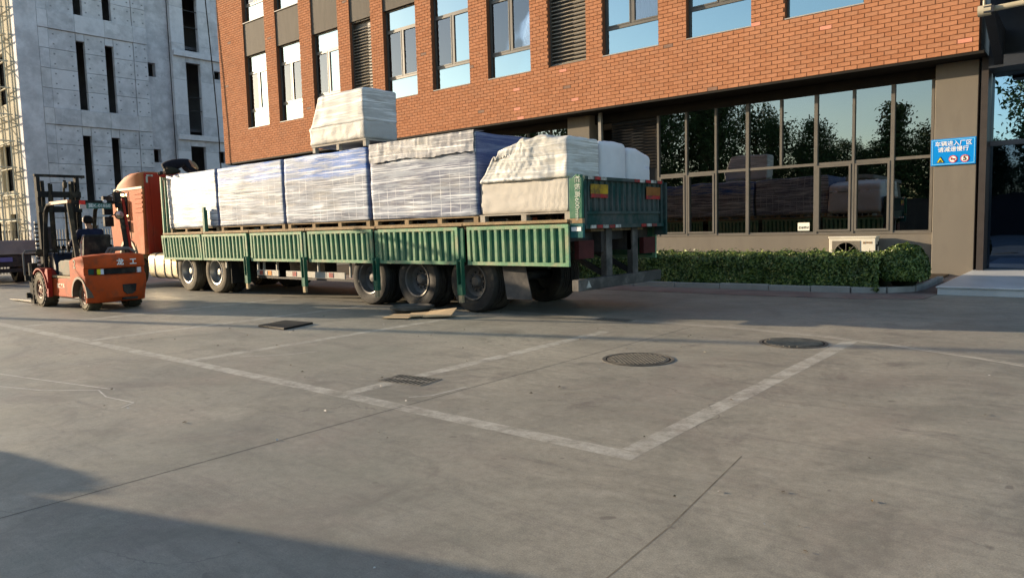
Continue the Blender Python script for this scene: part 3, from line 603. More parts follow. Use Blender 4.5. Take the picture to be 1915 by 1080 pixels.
for z0, z1 in fl:
    z0 = max(0, z0); top = 13.43 if z0 == 9.24 else 7.72 if z0 == 3.62 else z1 - .5; bot = z0 + .06
    n = max(2, round((z1 - z0) / 1.16))
    for y0, y1 in ((15.51, 16.05), (16.05, 17.53), (18.02, 19.19), (19.69, 20.9), (20.9, 21.75)):
        for k in range(n): face(XF - (.05 if 16 < y0 < 20.8 else 0), y0, y1, z0 + (z1 - z0) * k / n, z0 + (z1 - z0) * (k + 1) / n)
    for y0, y1 in ((17.53, 18.02), (19.19, 19.69)):
        face(XF - .05, y0, y1, top, z1); face(XF - .05, y0, y1, z0, bot)
    t = MB()
    for y0, y1 in ((16.05, 17.53), (18.02, 19.19), (19.69, 20.9), (20.9, 21.75)):
        for k in range(n):
            for u in (.18, .82):
                for v in (.25, .75): y = y0 + (y1 - y0) * u; z = z0 + (z1 - z0) * (k + v) / n; t.box(XF - .06, XF - (.042 if y0 < 20.8 else -.008), y - .045, y + .045, z - .04, z + .04)
    add('tie_holes', t, M_tie, CB, kind='stuff')
q = MB()
for a, c, z0, z1 in cells(21.76, 23.4, 0, 26, [(21.80, 22.42, 6.36, 7.24), (21.80, 22.42, 12.0, 12.9)]): q.box(XF - .9, XF - .45, a, c, z0, z1)
add('recessed_wall', q, M_con[1], CB)
op = [(24.3, 25.3, 14.0, 17.6), (24.3, 25.3, 8.33, 13.2), (24.3, 25.35, 3.4, 7.55), (26.3, 26.8, 12.35, 12.9), (26.3, 26.8, 6.5, 7.3), (29, 30.2, 8.3, 13.2), (29, 30.2, 14, 17.6)]
for a, c, z0, z1 in cells(23.4, 33.9, 0, 26, op):
    zz = z0
    while zz < z1 - .01:
        z2 = min(zz + 2.4, z1); q = MB(); q.box(XF - .35, XF - .02, a + .005, c - .005, zz + .006, z2 - .006); add('panel', q, M_con[rc.randrange(5)], CB); zz = z2
for z in (13.55, 7.95):
    q = MB(); q.box(XF - .02, XF + .16, 23.45, 33, z, z + .34); add('ledge', q, M_con[2], CB)
for z in (10.9, 10.0, 15.6, 16.7, 5.5): q = MB(); q.bar((XF - .12, 24.3, z), (XF - .12, 25.3, z), .05, .05); add('guard_rail', q, M_dark, CB)
# sunlit flank, the warm sun's yellow put into its colour
M_flank = mat('sunlit_flank_concrete', (.40, .37, .29), .95, .15, 1.2, .2, 20, dirt=(.36, .32, .25), ds=.8, da=.5)
fh = [(-52.6, -50.9, 1.5, 3.0), (-53.2, -51.2, 4.4, 7.2), (-53.2, -51.2, 9.6, 12.6), (-53, -51, 15.5, 18), (-57, -55, 4.4, 7.2), (-57, -55, 9.6, 12.6), (-56.5, -54.4, .4, 3.2), (-57, -55, 15.5, 18), (-61, -59, 9.6, 12.6)]
q = MB()
for a, c, z0, z1 in cells(-70, XF - .51, 0, 26, fh): q.box(a, c, 14.36, 14.66, z0, z1)
add('flank_wall', q, M_flank, CB)
for a, c, z0, z1 in fh: q = MB(); q.box(a + .6, c, 14.75, 14.78, z0, z1); add('window_sheet', q, mat('blue_grey_sheet', (.28, .32, .38), .5), CB)
SC = thing('scaffolding', 'pale steel tube scaffolding against the sunlit flank of the concrete building', 'scaffolding', (-53, 13.4, 0))
M_sc = mat('scaffold_tube', (.60, .55, .42), .5, .12, 2, dirt=(.3, .25, .18), ds=1, da=.5)
def pole(name, p, q_, r=.045): add(name, MB().tube([p, q_], r, 6), M_sc, SC, 60)
for x in (-50.2, -51.5, -52.8, -54.1, -55.4, -56.7, -58):
    for y in (13.4, 14.1): pole('standard', (x, y, 0), (x, y, 24))
for k in range(14):
    z = 1.0 + k * 1.55
    for y in (13.34, 14.04): pole('ledger', (-60, y, z), (-49.7 - .3 * (k % 2), y, z))
    for x in (-50.2, -52.8, -55.4): pole('transom', (x + .06, 13.1, z + .08), (x + .06, 14.3, z + .08))
    if k < 13: pole('brace', (-50.2 - (k % 3) * 1.3, 13.28, z), (-52.8 - (k % 3) * 1.3, 13.28, z + 1.55), .035)
# hanging cable
q = MB(); tag(add('cable', q.tube([(-34.75, 18.30, 18), (-34.42, 18.3, 14), (-34.2, 18.3, 11.5), (-33.98, 18.3, 9), (-33.82, 18.3, 6.5), (-33.78, 18.3, 3.0)], .028, 5), M_black, None, 60), 'thin black cable hanging beside the brick wall in front of the concrete building', 'cable')
# ------------------------------------------------------------------ fence
FN = thing('iron_fence', 'black iron picket fence in front of the concrete building', 'fence', (-32, 10, 0))
pk = MB().box(-.011, .011, -.011, .011, .12, 1.78).mesh('picket', M_dark)
for k in range(116): link('picket', pk, FN, loc=(-32, 4.2 + k * .10, 0))
for z in (.18, .78, 1.34): q = MB(); q.box(-32.022, -31.978, 4.15, 15.9, z, z + .05); add('rail', q, M_dark, FN)
sc_ = MB()
for k in range(60):
    y = 4.3 + k * .193; sc_.lathe((-31.98, y, 1.05), [(.075, 0), (.092, 0), (.092, .01), (.075, .01), (.075, 0)], 12, 'x')
add('scrollwork', sc_, M_dark, FN, kind='stuff')
for y in (4.15, 7.1, 10.0, 12.95, 15.9): q = MB(); q.box(-32.06, -31.94, y - .06, y + .06, 0, 1.9); add('post', q, M_dark, FN)
# ------------------------------------------------------------------ flatbed trailer
TR = thing('semi_trailer', 'long dirty green flatbed trailer with ribbed drop sides carrying wrapped pallets', 'trailer', (-12.4, 9.85, 0))
GRN = (.040, .155, .082)
M_grn = mat('green_paint', (.026, .125, .078), .6, .3, 2.2, .12, 25, dirt=(.17, .20, .13), ds=2.2, da=.55, dlo=.46, dhi=.70)  # recessed sheets: the shade between the ribs is put into this darker green
M_grn2 = mat('green_paint_rib', (.15, .29, .17), .6, .28, 3, .12, 25, dirt=(.32, .31, .20), ds=3.2, da=.8, dlo=.44, dhi=.62)  # ribs and frames paler: dust, plus the lit ridges put into the colour
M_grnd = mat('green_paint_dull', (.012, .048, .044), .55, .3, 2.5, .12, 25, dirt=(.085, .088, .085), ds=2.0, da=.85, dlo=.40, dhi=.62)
M_rust = mat('rusty_edge', (.27, .19, .11), .75, .3, 5, .2, 40, dirt=(.13, .17, .08), ds=3, da=.7)
M_tyre = mat('tyre', (.028, .027, .026), .72, .2, 5, .15, 50, dirt=(.15, .13, .10), ds=2.2, da=.38, dlo=.46, dhi=.70)
M_tyred = mat('dust_glare_tyre', (.10, .085, .06), .8, .2, 5, .15, 50, dirt=(.20, .165, .115), ds=2.2, da=.8)  # tan of dust and of sun glare, both put into the colour
M_rim = mat('steel_rim', (.11, .105, .10), .45, .2, 6, dirt=(.16, .12, .08), ds=4, da=.6, metal=.3)
M_rims = mat('silver_rim', (.32, .315, .30), .42, .12, 6, dirt=(.25, .20, .14), ds=4, da=.5, metal=.6)
YN, YS = 8.55, 11.12                                             # near and far side
q = MB(); q.box(-18.9, -5.9, YN + .03, YS - .03, 1.36, 1.465)
q.box(-18.9, -5.95, YN + .5, YS - .5, 1.30, 1.359); add('deck', q, mat('deck_boards', (.17, .13, .085), .85, .3, 3, .2, 30, dirt=(.09, .075, .055), ds=2, da=.6, st=(1, 6, 1)), TR)
for y in (YN, YS):
    x = -18.9
    for c in (-16.8, -14.7, -12.55, -10.33, -8.12, -6.0):
        q = MB(); q.box(x + .01, c - .01, y - .035, y + .03, 1.435 + .006 * (int(x * 7) % 3), 1.482 + .006 * (int(x * 7) % 3)); add('side_rail', q, M_rust, TR, bevel=.006); x = c
PAN = [(-18.90, -16.86), (-16.80, -14.78), (-14.63, -12.66), (-12.44, -10.42), (-10.23, -8.22), (-8.01, -5.99)]
panm = {}
def panel_meshes(L_):
    L_ = round(L_, 2)
    if L_ not in panm:
        f = MB(); f.box(0, L_, -.012, .03, 0, .055); f.box(0, L_, -.012, .03, .565, .62); f.box(0, .06, -.010, .028, .056, .564); f.box(L_ - .06, L_, -.010, .028, .056, .564)
        s = MB(); s.box(.06, L_ - .06, .03, .04, .05, .57)
        n = int(round((L_ - .12) / .158)); p = (L_ - .12) / n; r = MB(); h = p * .26
        r.prism([(-h, .028), (-h * .62, -.006), (h * .62, -.006), (h, .028)], .057, .563, 'z')
        panm[L_] = (f.mesh('frame', M_grn2), s.mesh('sheet', M_grn), r.mesh('rib', M_grn2), n, p)
    return panm[L_]
rr = random.Random(2)
for side, y in ((0, YN - .03), (1, YS + .03)):
    for k, (a, c) in enumerate(PAN):
        f, s, r, n, p = panel_meshes(c - a); P = sub('side_panel', TR, (a, y, .80)); P.rotation_euler = ((rr.uniform(.01, .035) + (.02 if k == 0 else 0)) * (1 if side == 0 else 1), 0, PI if side else 0)
        if side: P.location.x = c
        link('frame', f, P); link('sheet', s, P)
        if side == 0:
            for j in range(n):
                o = link('rib', r, P, loc=(.06 + p * (j + .5), 0, 0))
                if k == 0 and 4 < j < 9: o.rotation_euler = (0, rr.uniform(-.22, .22) * .5, 0)
                elif rr.random() < .45: o.rotation_euler = (rr.uniform(-.03, .03), rr.uniform(-.03, .03), 0)
        else:
            t = MB()
            for j in range(n): x = .06 + p * (j + .5); t.box(x - .04, x + .04, -.006, .028, .057, .563)
            add('ribs', t, M_grn2, P, kind='stuff')
# folded-down stakes with bare tips
for x in (-14.80, -12.60, -10.31, -8.16):
    P = sub('hinged_stake', TR, (x, YN - .06, 0)); P.rotation_euler = (.02, 0, 0)
    q = MB(); q.box(-.055, -.042, -.03, .05, .30, .90); q.box(.042, .055, -.03, .05, .30, .90); q.box(-.041, .041, .03, .05, .30, .90); q.box(-.041, .041, -.028, -.016, .30, .48); q.tube([(-.06, .0, .86), (.06, .0, .86)], .016, 8); q.box(-.05, .05, .051, .09, .84, 1.40); add('channel', q, M_grn, P)
    q = MB(); q.box(-.04, .04, -.022, .03, .175, .30); add('tip', q, mat('bare_wood', (.42, .33, .20), .8, .2, 8), P)
q = MB(); q.box(-16.78, -16.68, YN - .02, YN + .04, 1.42, 2.07); q.box(-16.775, -16.685, YN + .041, YN + .07, 1.42, 2.0); add('upright_stake', q, M_grn, TR, bevel=.006)
# headboard and tail
q = MB(); q.box(-18.93, -18.88, YN + .0, YN + .05, 1.40, 2.93); q.box(-18.93, -18.86, YS - .06, YS + .03, 1.40, 2.93); q.box(-18.93, -18.89, YN + .061, YS - .061, 2.86, 2.92); q.box(-18.925, -18.90, YN + .10, YS - .061, 1.40, 2.859); add('headboard', q, M_grn2, TR)
q = MB(); q.box(-5.985, -5.765, YN - .01, YN + .04, 1.50, 2.08); q.box(-5.985, -5.95, YN + .041, YN + .12, 1.5, 2.06); q.tube([(-5.80, YN + .02, 2.06), (-5.80, YN + .02, 2.12)], .03, 10); q.tube([(-5.95, YN + .02, 2.06), (-5.86, YN + .02, 2.12), (-5.80, YN + .02, 2.09)], .02, 8); add('corner_post', q, M_grn, TR, bevel=.008)
q = MB(); q.box(-5.987, -5.763, YN - .012, YN + .05, 1.43, 1.498); add('corner_band', q, M_rust, TR)
q = MB(); q.box(-5.985, -5.765, YN + .0, YN + .05, 1.22, 1.428); add('corner_foot', q, mat('teal_paint', (.02, .10, .10), .5, .2, 4, dirt=(.09, .10, .09), ds=3, da=.5), TR)
q = MB(); q.box(-5.96, -5.79, YN - .006, YN - .001, 1.315, 1.375); add('corner_label', q, M_white, TR)
text('栏板高600mm', .105, frame_mat((-5.845, YN - .0125, 1.79), (0, 0, -1), (1, 0, 0)), mat('stencil_white', (.42, .46, .40), .6, .3, 12), TR, bold=.0005)
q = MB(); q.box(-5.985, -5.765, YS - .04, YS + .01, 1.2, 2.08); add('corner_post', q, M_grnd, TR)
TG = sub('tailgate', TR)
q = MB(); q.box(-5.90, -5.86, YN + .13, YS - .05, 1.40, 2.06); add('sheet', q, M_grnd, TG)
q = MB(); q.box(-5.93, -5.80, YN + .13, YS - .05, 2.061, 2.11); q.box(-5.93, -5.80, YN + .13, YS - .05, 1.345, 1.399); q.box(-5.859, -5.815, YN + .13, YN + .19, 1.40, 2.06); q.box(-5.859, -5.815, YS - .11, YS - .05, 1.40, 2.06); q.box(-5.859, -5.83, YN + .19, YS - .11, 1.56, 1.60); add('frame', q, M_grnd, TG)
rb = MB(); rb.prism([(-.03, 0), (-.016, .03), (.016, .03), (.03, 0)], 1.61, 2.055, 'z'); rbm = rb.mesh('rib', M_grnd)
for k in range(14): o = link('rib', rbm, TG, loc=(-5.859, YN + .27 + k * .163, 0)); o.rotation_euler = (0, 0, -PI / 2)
M_refw = mat('reflector_white', (.45, .45, .42), .5, .2, 8, dirt=(.12, .12, .1), ds=7, da=.8, dlo=.42, dhi=.6); M_refr = mat('reflector_red', (.33, .03, .03), .5, .3, 8, dirt=(.10, .05, .045), ds=7, da=.8, dlo=.42, dhi=.6); M_refy = mat('plate_yellow', (.40, .25, .02), .5, .3, 6, dirt=(.10, .07, .03), ds=5, da=.85, dlo=.42, dhi=.6); M_refo = mat('plate_orange', (.22, .09, .025), .5, .2, 6)
for k, (y, z) in enumerate([(8.76, 2.085), (8.94, 2.085), (9.1, 2.085), (10.1, 2.085), (10.27, 2.085), (10.46, 2.085), (10.64, 2.085), (10.86, 2.085)] + [(8.80 + j * .175, 1.372) for j in range(5)] + [(10.30, 1.372), (10.48, 1.372), (10.66, 1.372)]):
    q = MB(); q.box(-5.799, -5.793, y, y + .155, z - .024, z + .024); add('reflector', q, M_refr if k % 2 else M_refw, TR)
for y0, m in ((8.86, M_refy), (10.52, M_refo)):
    q = MB(); q.box(-5.829, -5.822, y0, y0 + .48, 1.86, 2.0); add('warning_plate', q, m, TR)
    q = MB(); q.box(-5.829, -5.823, y0, y0 + .48, 1.80, 1.858); add('warning_plate', q, M_refr, TR)
# chassis
for y in (9.32, 10.22): q = MB(); q.box(-18.3, -5.95, y, y + .12, .98, 1.299); add('chassis_beam', q, M_dark, TR)
for x in (-17.6, -15.2, -13.6, -12.2, -11, -9.0, -7.2, -6.2): q = MB(); q.box(x, x + .1, YN + .08, YS - .08, 1.16, 1.355); add('cross_member', q, M_dark, TR)
for x in (-10.69, -9.37, -8.03): q = MB(); q.tube([(x, 8.8, .51), (x, 10.87, .51)], .075, 12); q.box(x - .35, x + .35, 9.30, 9.38, .62, .72); q.box(x - .35, x + .35, 10.26, 10.34, .62, .72); q.box(x - .06, x + .06, 9.27, 9.47, .73, 1.0); q.box(x - .06, x + .06, 10.2, 10.4, .73, 1.0); add('axle', q, M_dark, TR, 40)
M_guard = mat('guard_grey', (.42, .40, .35), .55, .15, 3, dirt=(.25, .22, .17), ds=2, da=.6)
for x0, x1, z0 in ((-14.60, -13.75, .475), (-13.45, -12.02, .47), (-12.0, -11.43, .47)):
    q = MB(); q.box(x0, x1, YN + .06, YN + .09, z0, z0 + .125); add('side_guard', q, M_guard, TR)
for x in (-14.62, -14.38, -13.86, -12.35, -11.30): q = MB(); q.bar((x, YN + .11, .50), (x - .02, YN + .14, 1.2), .045, .03); add('guard_hanger', q, M_guard, TR)
q = MB(); q.box(-14.62, -11.0, YN + .07, YN + .10, .42, .455); add('guard_rail', q, M_dark, TR)
for x, m in ((-14.42, M_refr), (-14.25, M_refw), (-14.08, mat('reflector_amber', (.60, .22, .03), .35, .1)), (-13.14, M_refr), (-11.86, M_refr)):
    q = MB(); q.box(x - .07, x + .07, YN + .053, YN + .059, .49, .585); add('side_reflector', q, m, TR)
q = MB(); q.box(-13.9, -12.6, 9.0, 9.3, .55, 1.15); add('tool_box', q, M_dark, TR)
q = MB(); q.box(-11.35, -11.05, 9.5, 10.2, .35, 1.15); q.box(-11.9, -11.36, 9.7, 10.0, .5, .9); add('air_tank', q, M_dark, TR)
q = MB(); q.v = [(-7.42, 8.68, .78), (-6.98, 8.72, .78), (-6.84, 8.70, .26), (-7.30, 8.64, .26), (-7.42, 8.695, .78), (-6.98, 8.735, .78), (-6.84, 8.715, .26), (-7.30, 8.655, .26)]; q.f = [(0, 1, 2, 3), (4, 7, 6, 5), (0, 4, 5, 1), (1, 5, 6, 2), (2, 6, 7, 3), (3, 7, 4, 0)]; q.m = [0] * 6; add('mud_flap', q, mat('mud_flap', (.075, .072, .07), .75, .25, 4, .3, 12, dirt=(.15, .13, .11), ds=2, da=.6), TR)
M_bump = mat('bumper_grey', (.06, .058, .055), .6, .25, 3, dirt=(.22, .20, .18), ds=2.5, da=.6)
q = MB(); q.box(-5.99, -5.87, 8.58, 11.1, .43, .60); add('underride_bar', q, M_bump, TR, bevel=.01)
for y in (9.42, 10.22): q = MB(); q.box(-6.02, -5.92, y, y + .17, .601, 1.35); add('bar_post', q, M_bump, TR); q = MB(); q.bar((-6.9, y + .08, 1.05), (-6.0, y + .08, .62), .06, .08); add('brace', q, M_dark, TR)
q = MB(); q.box(-6.02, -5.94, 8.70, 9.10, .90, 1.17); add('rear_lamp', q, mat('lamp_red_dirty', (.06, .016, .016), .5, .3, 6), TR); q = MB(); q.box(-6.02, -5.94, 10.62, 11.02, .90, 1.17); add('rear_lamp', q, MATS['lamp_red_dirty'], TR)
q = MB(); q.prism([(8.76, .47), (8.90, .47), (8.83, .58)], -5.868, -5.862, 'x'); add('triangle_reflector', q, M_refw, TR)

def wheel(root, x, y, s, rim_m, tyre_m, deep, R=.515, W=.27):
    """Outer face at y, axle running away along s."""
    Wl = sub('wheel', root); T = MB(); ri = R * .575
    pf = [(ri, .02), (ri + .02, .004), (R * .80, -.012), (R - .035, .0), (R - .008, .03), (R, .05)]
    for a in (.09, .15, .21): pf += [(R, a - .012), (R - .014, a - .009), (R - .014, a + .009), (R, a + .012)]
    pf += [(R, W - .05), (R - .03, W), (R * .8, W + .008), (ri, W - .02), (ri, .02)]
    T.lathe((x, y, R - .004), [(r, o * s) for r, o in pf], 56, caps=False); add('tyre', T, tyre_m, Wl, 35)
    D = MB(); d = deep
    D.lathe((x, y, R - .004), [(r, o * s) for r, o in [(ri + .012, .006), (ri + .006, -.008), (ri - .018, .0), (ri - .03, .05), (ri - .05, d * .8), (ri * .60, d), (.135, d), (.13, d - .02), (.10, d - .02)]], 48, caps=False)
    add('rim', D, rim_m, Wl, 35)
    Hb = MB(); h = .02 if deep > .1 else .0
    Hb.lathe((x, y, R - .004), [(r, o * s) for r, o in [(.118, d), (.112, d - .03), (.085, d - .06), (.07, d - .075), (.001, d - .08)]], 24, caps=False)
    for k in range(10): a = k * PI / 5; Hb.lathe((x + math.cos(a) * .155, y, R - .004 + math.sin(a) * .155), [(.017, (d + .01) * s), (.017, (d - .035) * s), (.001, (d - .04) * s)], 7)
    add('hub', Hb, M_rim if rim_m is not M_rims else M_rims, Wl, 35)
for x in (-10.69, -9.37, -8.03):
    wheel(TR, x, YN + .07, 1, M_rim, M_tyre, .14); wheel(TR, x, YN + .07 + .31, 1, M_rim, M_tyre, .05)
    wheel(TR, x, YS - .07, -1, M_rim, M_tyre, .14); wheel(TR, x, YS - .38, -1, M_rim, M_tyre, .05)

# ------------------------------------------------------------------ tractor unit
TC = thing('truck_tractor', 'orange red truck tractor with high roof cab coupled to the green trailer', 'truck', (-19.5, 9.85, 0))
M_cab = mat('cab_lit_orange', (.45, .11, .035), .8, .10, 2, dirt=(.46, .30, .16), ds=1.6, da=.5, spec=.2)  # cab paint of the lit side, the sunlight put into the colour
M_cabr = mat('cab_shaded_red', (.33, .030, .018), .4, .12, 2, dirt=(.16, .05, .035), ds=2, da=.5)  # cab paint of the back, its shade put into a darker red
CY0, CY1 = 8.60, 11.05
def loft(name, prof, ys, m, parent, smooth=30, bevel=0.):
    """prof: (x,z) outline; ys: [(y, inset)] stations across."""
    b = MB(); n = len(prof); cx = sum(p[0] for p in prof) / n; cz = sum(p[1] for p in prof) / n
    for y, ins in ys:
        for p in prof: dx, dz = p[0] - cx, p[1] - cz; L_ = math.hypot(dx, dz); k = 1 - ins / L_; b.v.append((cx + dx * k, y, cz + dz * k))
    for s in range(len(ys) - 1):
        for j in range(n): a = s * n + j; c = s * n + (j + 1) % n; b.f.append((a, c, c + n, a + n)); b.m.append(0)
    b.f.append(tuple(range(n))); b.f.append(tuple(range((len(ys) - 1) * n, len(ys) * n))[::-1]); b.m += [0, 0]
    return add(name, b, m, parent, smooth, bevel)
ysl = [(CY0, .03), (CY0 + .03, 0), (CY1 - .03, 0), (CY1, .03)]
loft('cab_body', [(-22.25, .75), (-21.85, .75), (-21.80, 1.05), (-21.55, 1.28), (-21.25, 1.36), (-20.95, 1.28), (-20.70, 1.05), (-20.62, .92), (-20.20, .92), (-20.10, 2.72), (-22.05, 2.72), (-22.35, 1.7)], ysl, M_cab, TC)
loft('roof', [(-20.10, 2.725), (-20.10, 3.16), (-20.9, 3.18), (-21.3, 3.10), (-21.75, 2.88), (-21.95, 2.725)], [(CY0, .09), (CY0 + .05, .03), (CY0 + .2, 0), (CY1 - .2, 0), (CY1 - .05, .03), (CY1, .09)], mat('cab_roof', (.47, .15, .055), .6, .1, 2, dirt=(.46, .28, .13), ds=1.6, da=.5), TC, 50)
q = MB(); q.box(-20.095, -20.04, CY0 + .04, CY1 - .04, .93, 3.13); add('cab_back', q, M_cabr, TC, bevel=.03)
for k in range(7): q = MB(); q.box(-20.039, -20.02, CY0 + .18 + k * .33, CY0 + .24 + k * .33, 1.0, 3.0); add('back_rib', q, M_cabr, TC)
q = MB(); q.box(-20.038, -20.0, CY0 + .45, CY1 - .3, .95, 2.0); add('back_cover', q, M_dark, TC)
for y in (CY0 + .1, CY0 + .62, CY0 + 1.2): q = MB(); q.box(-20.038, -20.032, y, y + .17, 3.03, 3.08); add('marker', q, M_refw, TC)
q = MB(); q.box(-20.038, -20.032, CY0 + .08, CY0 + .13, 2.86, 3.025); add('marker', q, M_refw, TC)
q = MB(); q.box(-21.95, -20.105, CY0 - .02, CY0 + .01, 2.70, 2.77); add('roof_strip', q, mat('pale_strip', (.55, .47, .32), .6, .1), TC, bevel=.01)
for k in range(5): q = MB(); q.box(-20.62, -20.16, CY0 - .014, CY0 + .01, 2.06 + k * .125, 2.12 + k * .125); add('side_vane', q, M_cab, TC, bevel=.006)
q = MB(); q.prism([(-21.85, 1.95), (-21.10, 1.95), (-21.10, 2.62), (-21.70, 2.62)], CY0 - .012, CY0 + .006); add('side_window', q, glass('cab_glass', .35, (.1, .12, .13), (.9, .95, 1), .8), TC)
q = MB()
for a, c in (((-21.00, 1.36), (-21.00, 2.66)), ((-21.00, 2.66), (-21.80, 2.66)), ((-21.00, 1.36), (-21.6, 1.36))): q.bar((a[0], CY0 - .003, a[1]), (c[0], CY0 - .003, c[1]), .012, .012)
add('door_seam', q, M_black, TC)
q = MB(); q.box(-21.12, -21.05, CY0 - .03, CY0 - .001, 1.58, 1.86); add('door_handle', q, M_black, TC, bevel=.01)
for z0, z1, x in ((2.05, 2.58, -21.95), (1.72, 2.0, -21.95)):
    q = MB(); q.box(x - .06, x + .10, CY0 - .34, CY0 - .10, z0, z1); q.bar((x + .02, CY0 - .2, z1), (x + .05, CY0 + .02, z1 + .08), .03, .03); add('mirror', q, M_black, TC, bevel=.03)
q = MB(); pr = None
for k in range(13):
    a = PI * k / 12; p = (-21.25 + .56 * math.cos(a), .80 + .56 * math.sin(a))
    if pr: q.prism([pr, p, (-21.25 + (p[0] + 21.25) * .86, .80 + (p[1] - .80) * .86), (-21.25 + (pr[0] + 21.25) * .86, .80 + (pr[1] - .80) * .86)], CY0 - .03, CY0 + .3)
    pr = p
add('wheel_arch', q, mat('arch_grey', (.42, .34, .22), .5, .15, 3), TC, 40)
q = MB(); q.box(-20.83, -20.74, CY0 - .008, CY0, 1.13, 1.19); add('side_lamp', q, MATS['reflector_amber'], TC)
wheel(TC, -21.25, CY0 + .04, 1, M_rims, M_tyred, .02); wheel(TC, -21.25, CY1 - .04, -1, M_rims, M_tyred, .02)
for x in (-17.86, -16.43):
    wheel(TC, x, YN + .06, 1, M_rims, M_tyred, .15); wheel(TC, x, YN + .37, 1, M_rim, M_tyre, .05); wheel(TC, x, YS - .06, -1, M_rims, M_tyred, .15); wheel(TC, x, YS - .37, -1, M_rim, M_tyre, .05)
    q = MB(); q.tube([(x, 8.8, .51), (x, 10.9, .51)], .09, 12); q.lathe((x, 9.85, .51), [(.001, -.25), (.2, -.15), (.24, 0), (.2, .15), (.001, .25)], 16); add('axle', q, M_dark, TC, 40)
for y in (9.42, 10.18): q = MB(); q.box(-22, -15.5, y, y + .1, .70, .97); add('chassis_rail', q, M_dark, TC)
M_tank = mat('tank_alloy', (.50, .43, .29), .32, .10, 3, dirt=(.42, .33, .20), ds=2, da=.5, metal=.45)
tp = [(math.cos(2 * PI * k / 28), math.sin(2 * PI * k / 28)) for k in range(28)]
sq = lambda c, s, e=.45: (math.copysign(abs(c) ** e, c), math.copysign(abs(s) ** e, s))
def tank(x0, x1, m, name):
    q = MB(); q.prism([(8.94 + .34 * sq(c, s)[0], .62 + .34 * sq(c, s)[1]) for c, s in tp], x0, x1, 'x'); return add(name, q, m, TC, 50, .02)
tank(-20.05, -18.42, M_tank, 'fuel_tank')
for x in (-19.7, -19.15, -18.75): q = MB(); q.prism([(8.94 + .352 * sq(c, s)[0], .62 + .352 * sq(c, s)[1]) for c, s in tp], x, x + .05, 'x'); add('tank_strap', q, M_dark, TC, 50)
q = MB(); q.tube([(-19.2, 8.9, .96), (-19.2, 8.9, 1.03)], .06, 14); add('tank_cap', q, M_dark, TC, 40)
q = MB(); q.box(-18.36, -18.22, 8.62, 9.2, .3, .92); add('mud_guard', q, M_dark, TC)
for x in (-18.44, -15.80):
    q = MB(); q.box(x, x + .02, YN + .1, YN + .7, .25, .85); add('mud_flap', q, M_black, TC)
q = MB(); q.box(-15.95, -15.9, YN + .05, YN + .09, .62, .97); add('flap_bracket', q, M_guard, TC)
q = MB(); q.box(-19.9, -19.0, 9.4, 10.3, .971, 1.02); add('catwalk', q, M_dark, TC)
q = MB(); q.tube([(-19.85, 10.6, .8), (-19.85, 10.6, 2.9)], .07, 10); add('exhaust', q, M_dark, TC, 40)

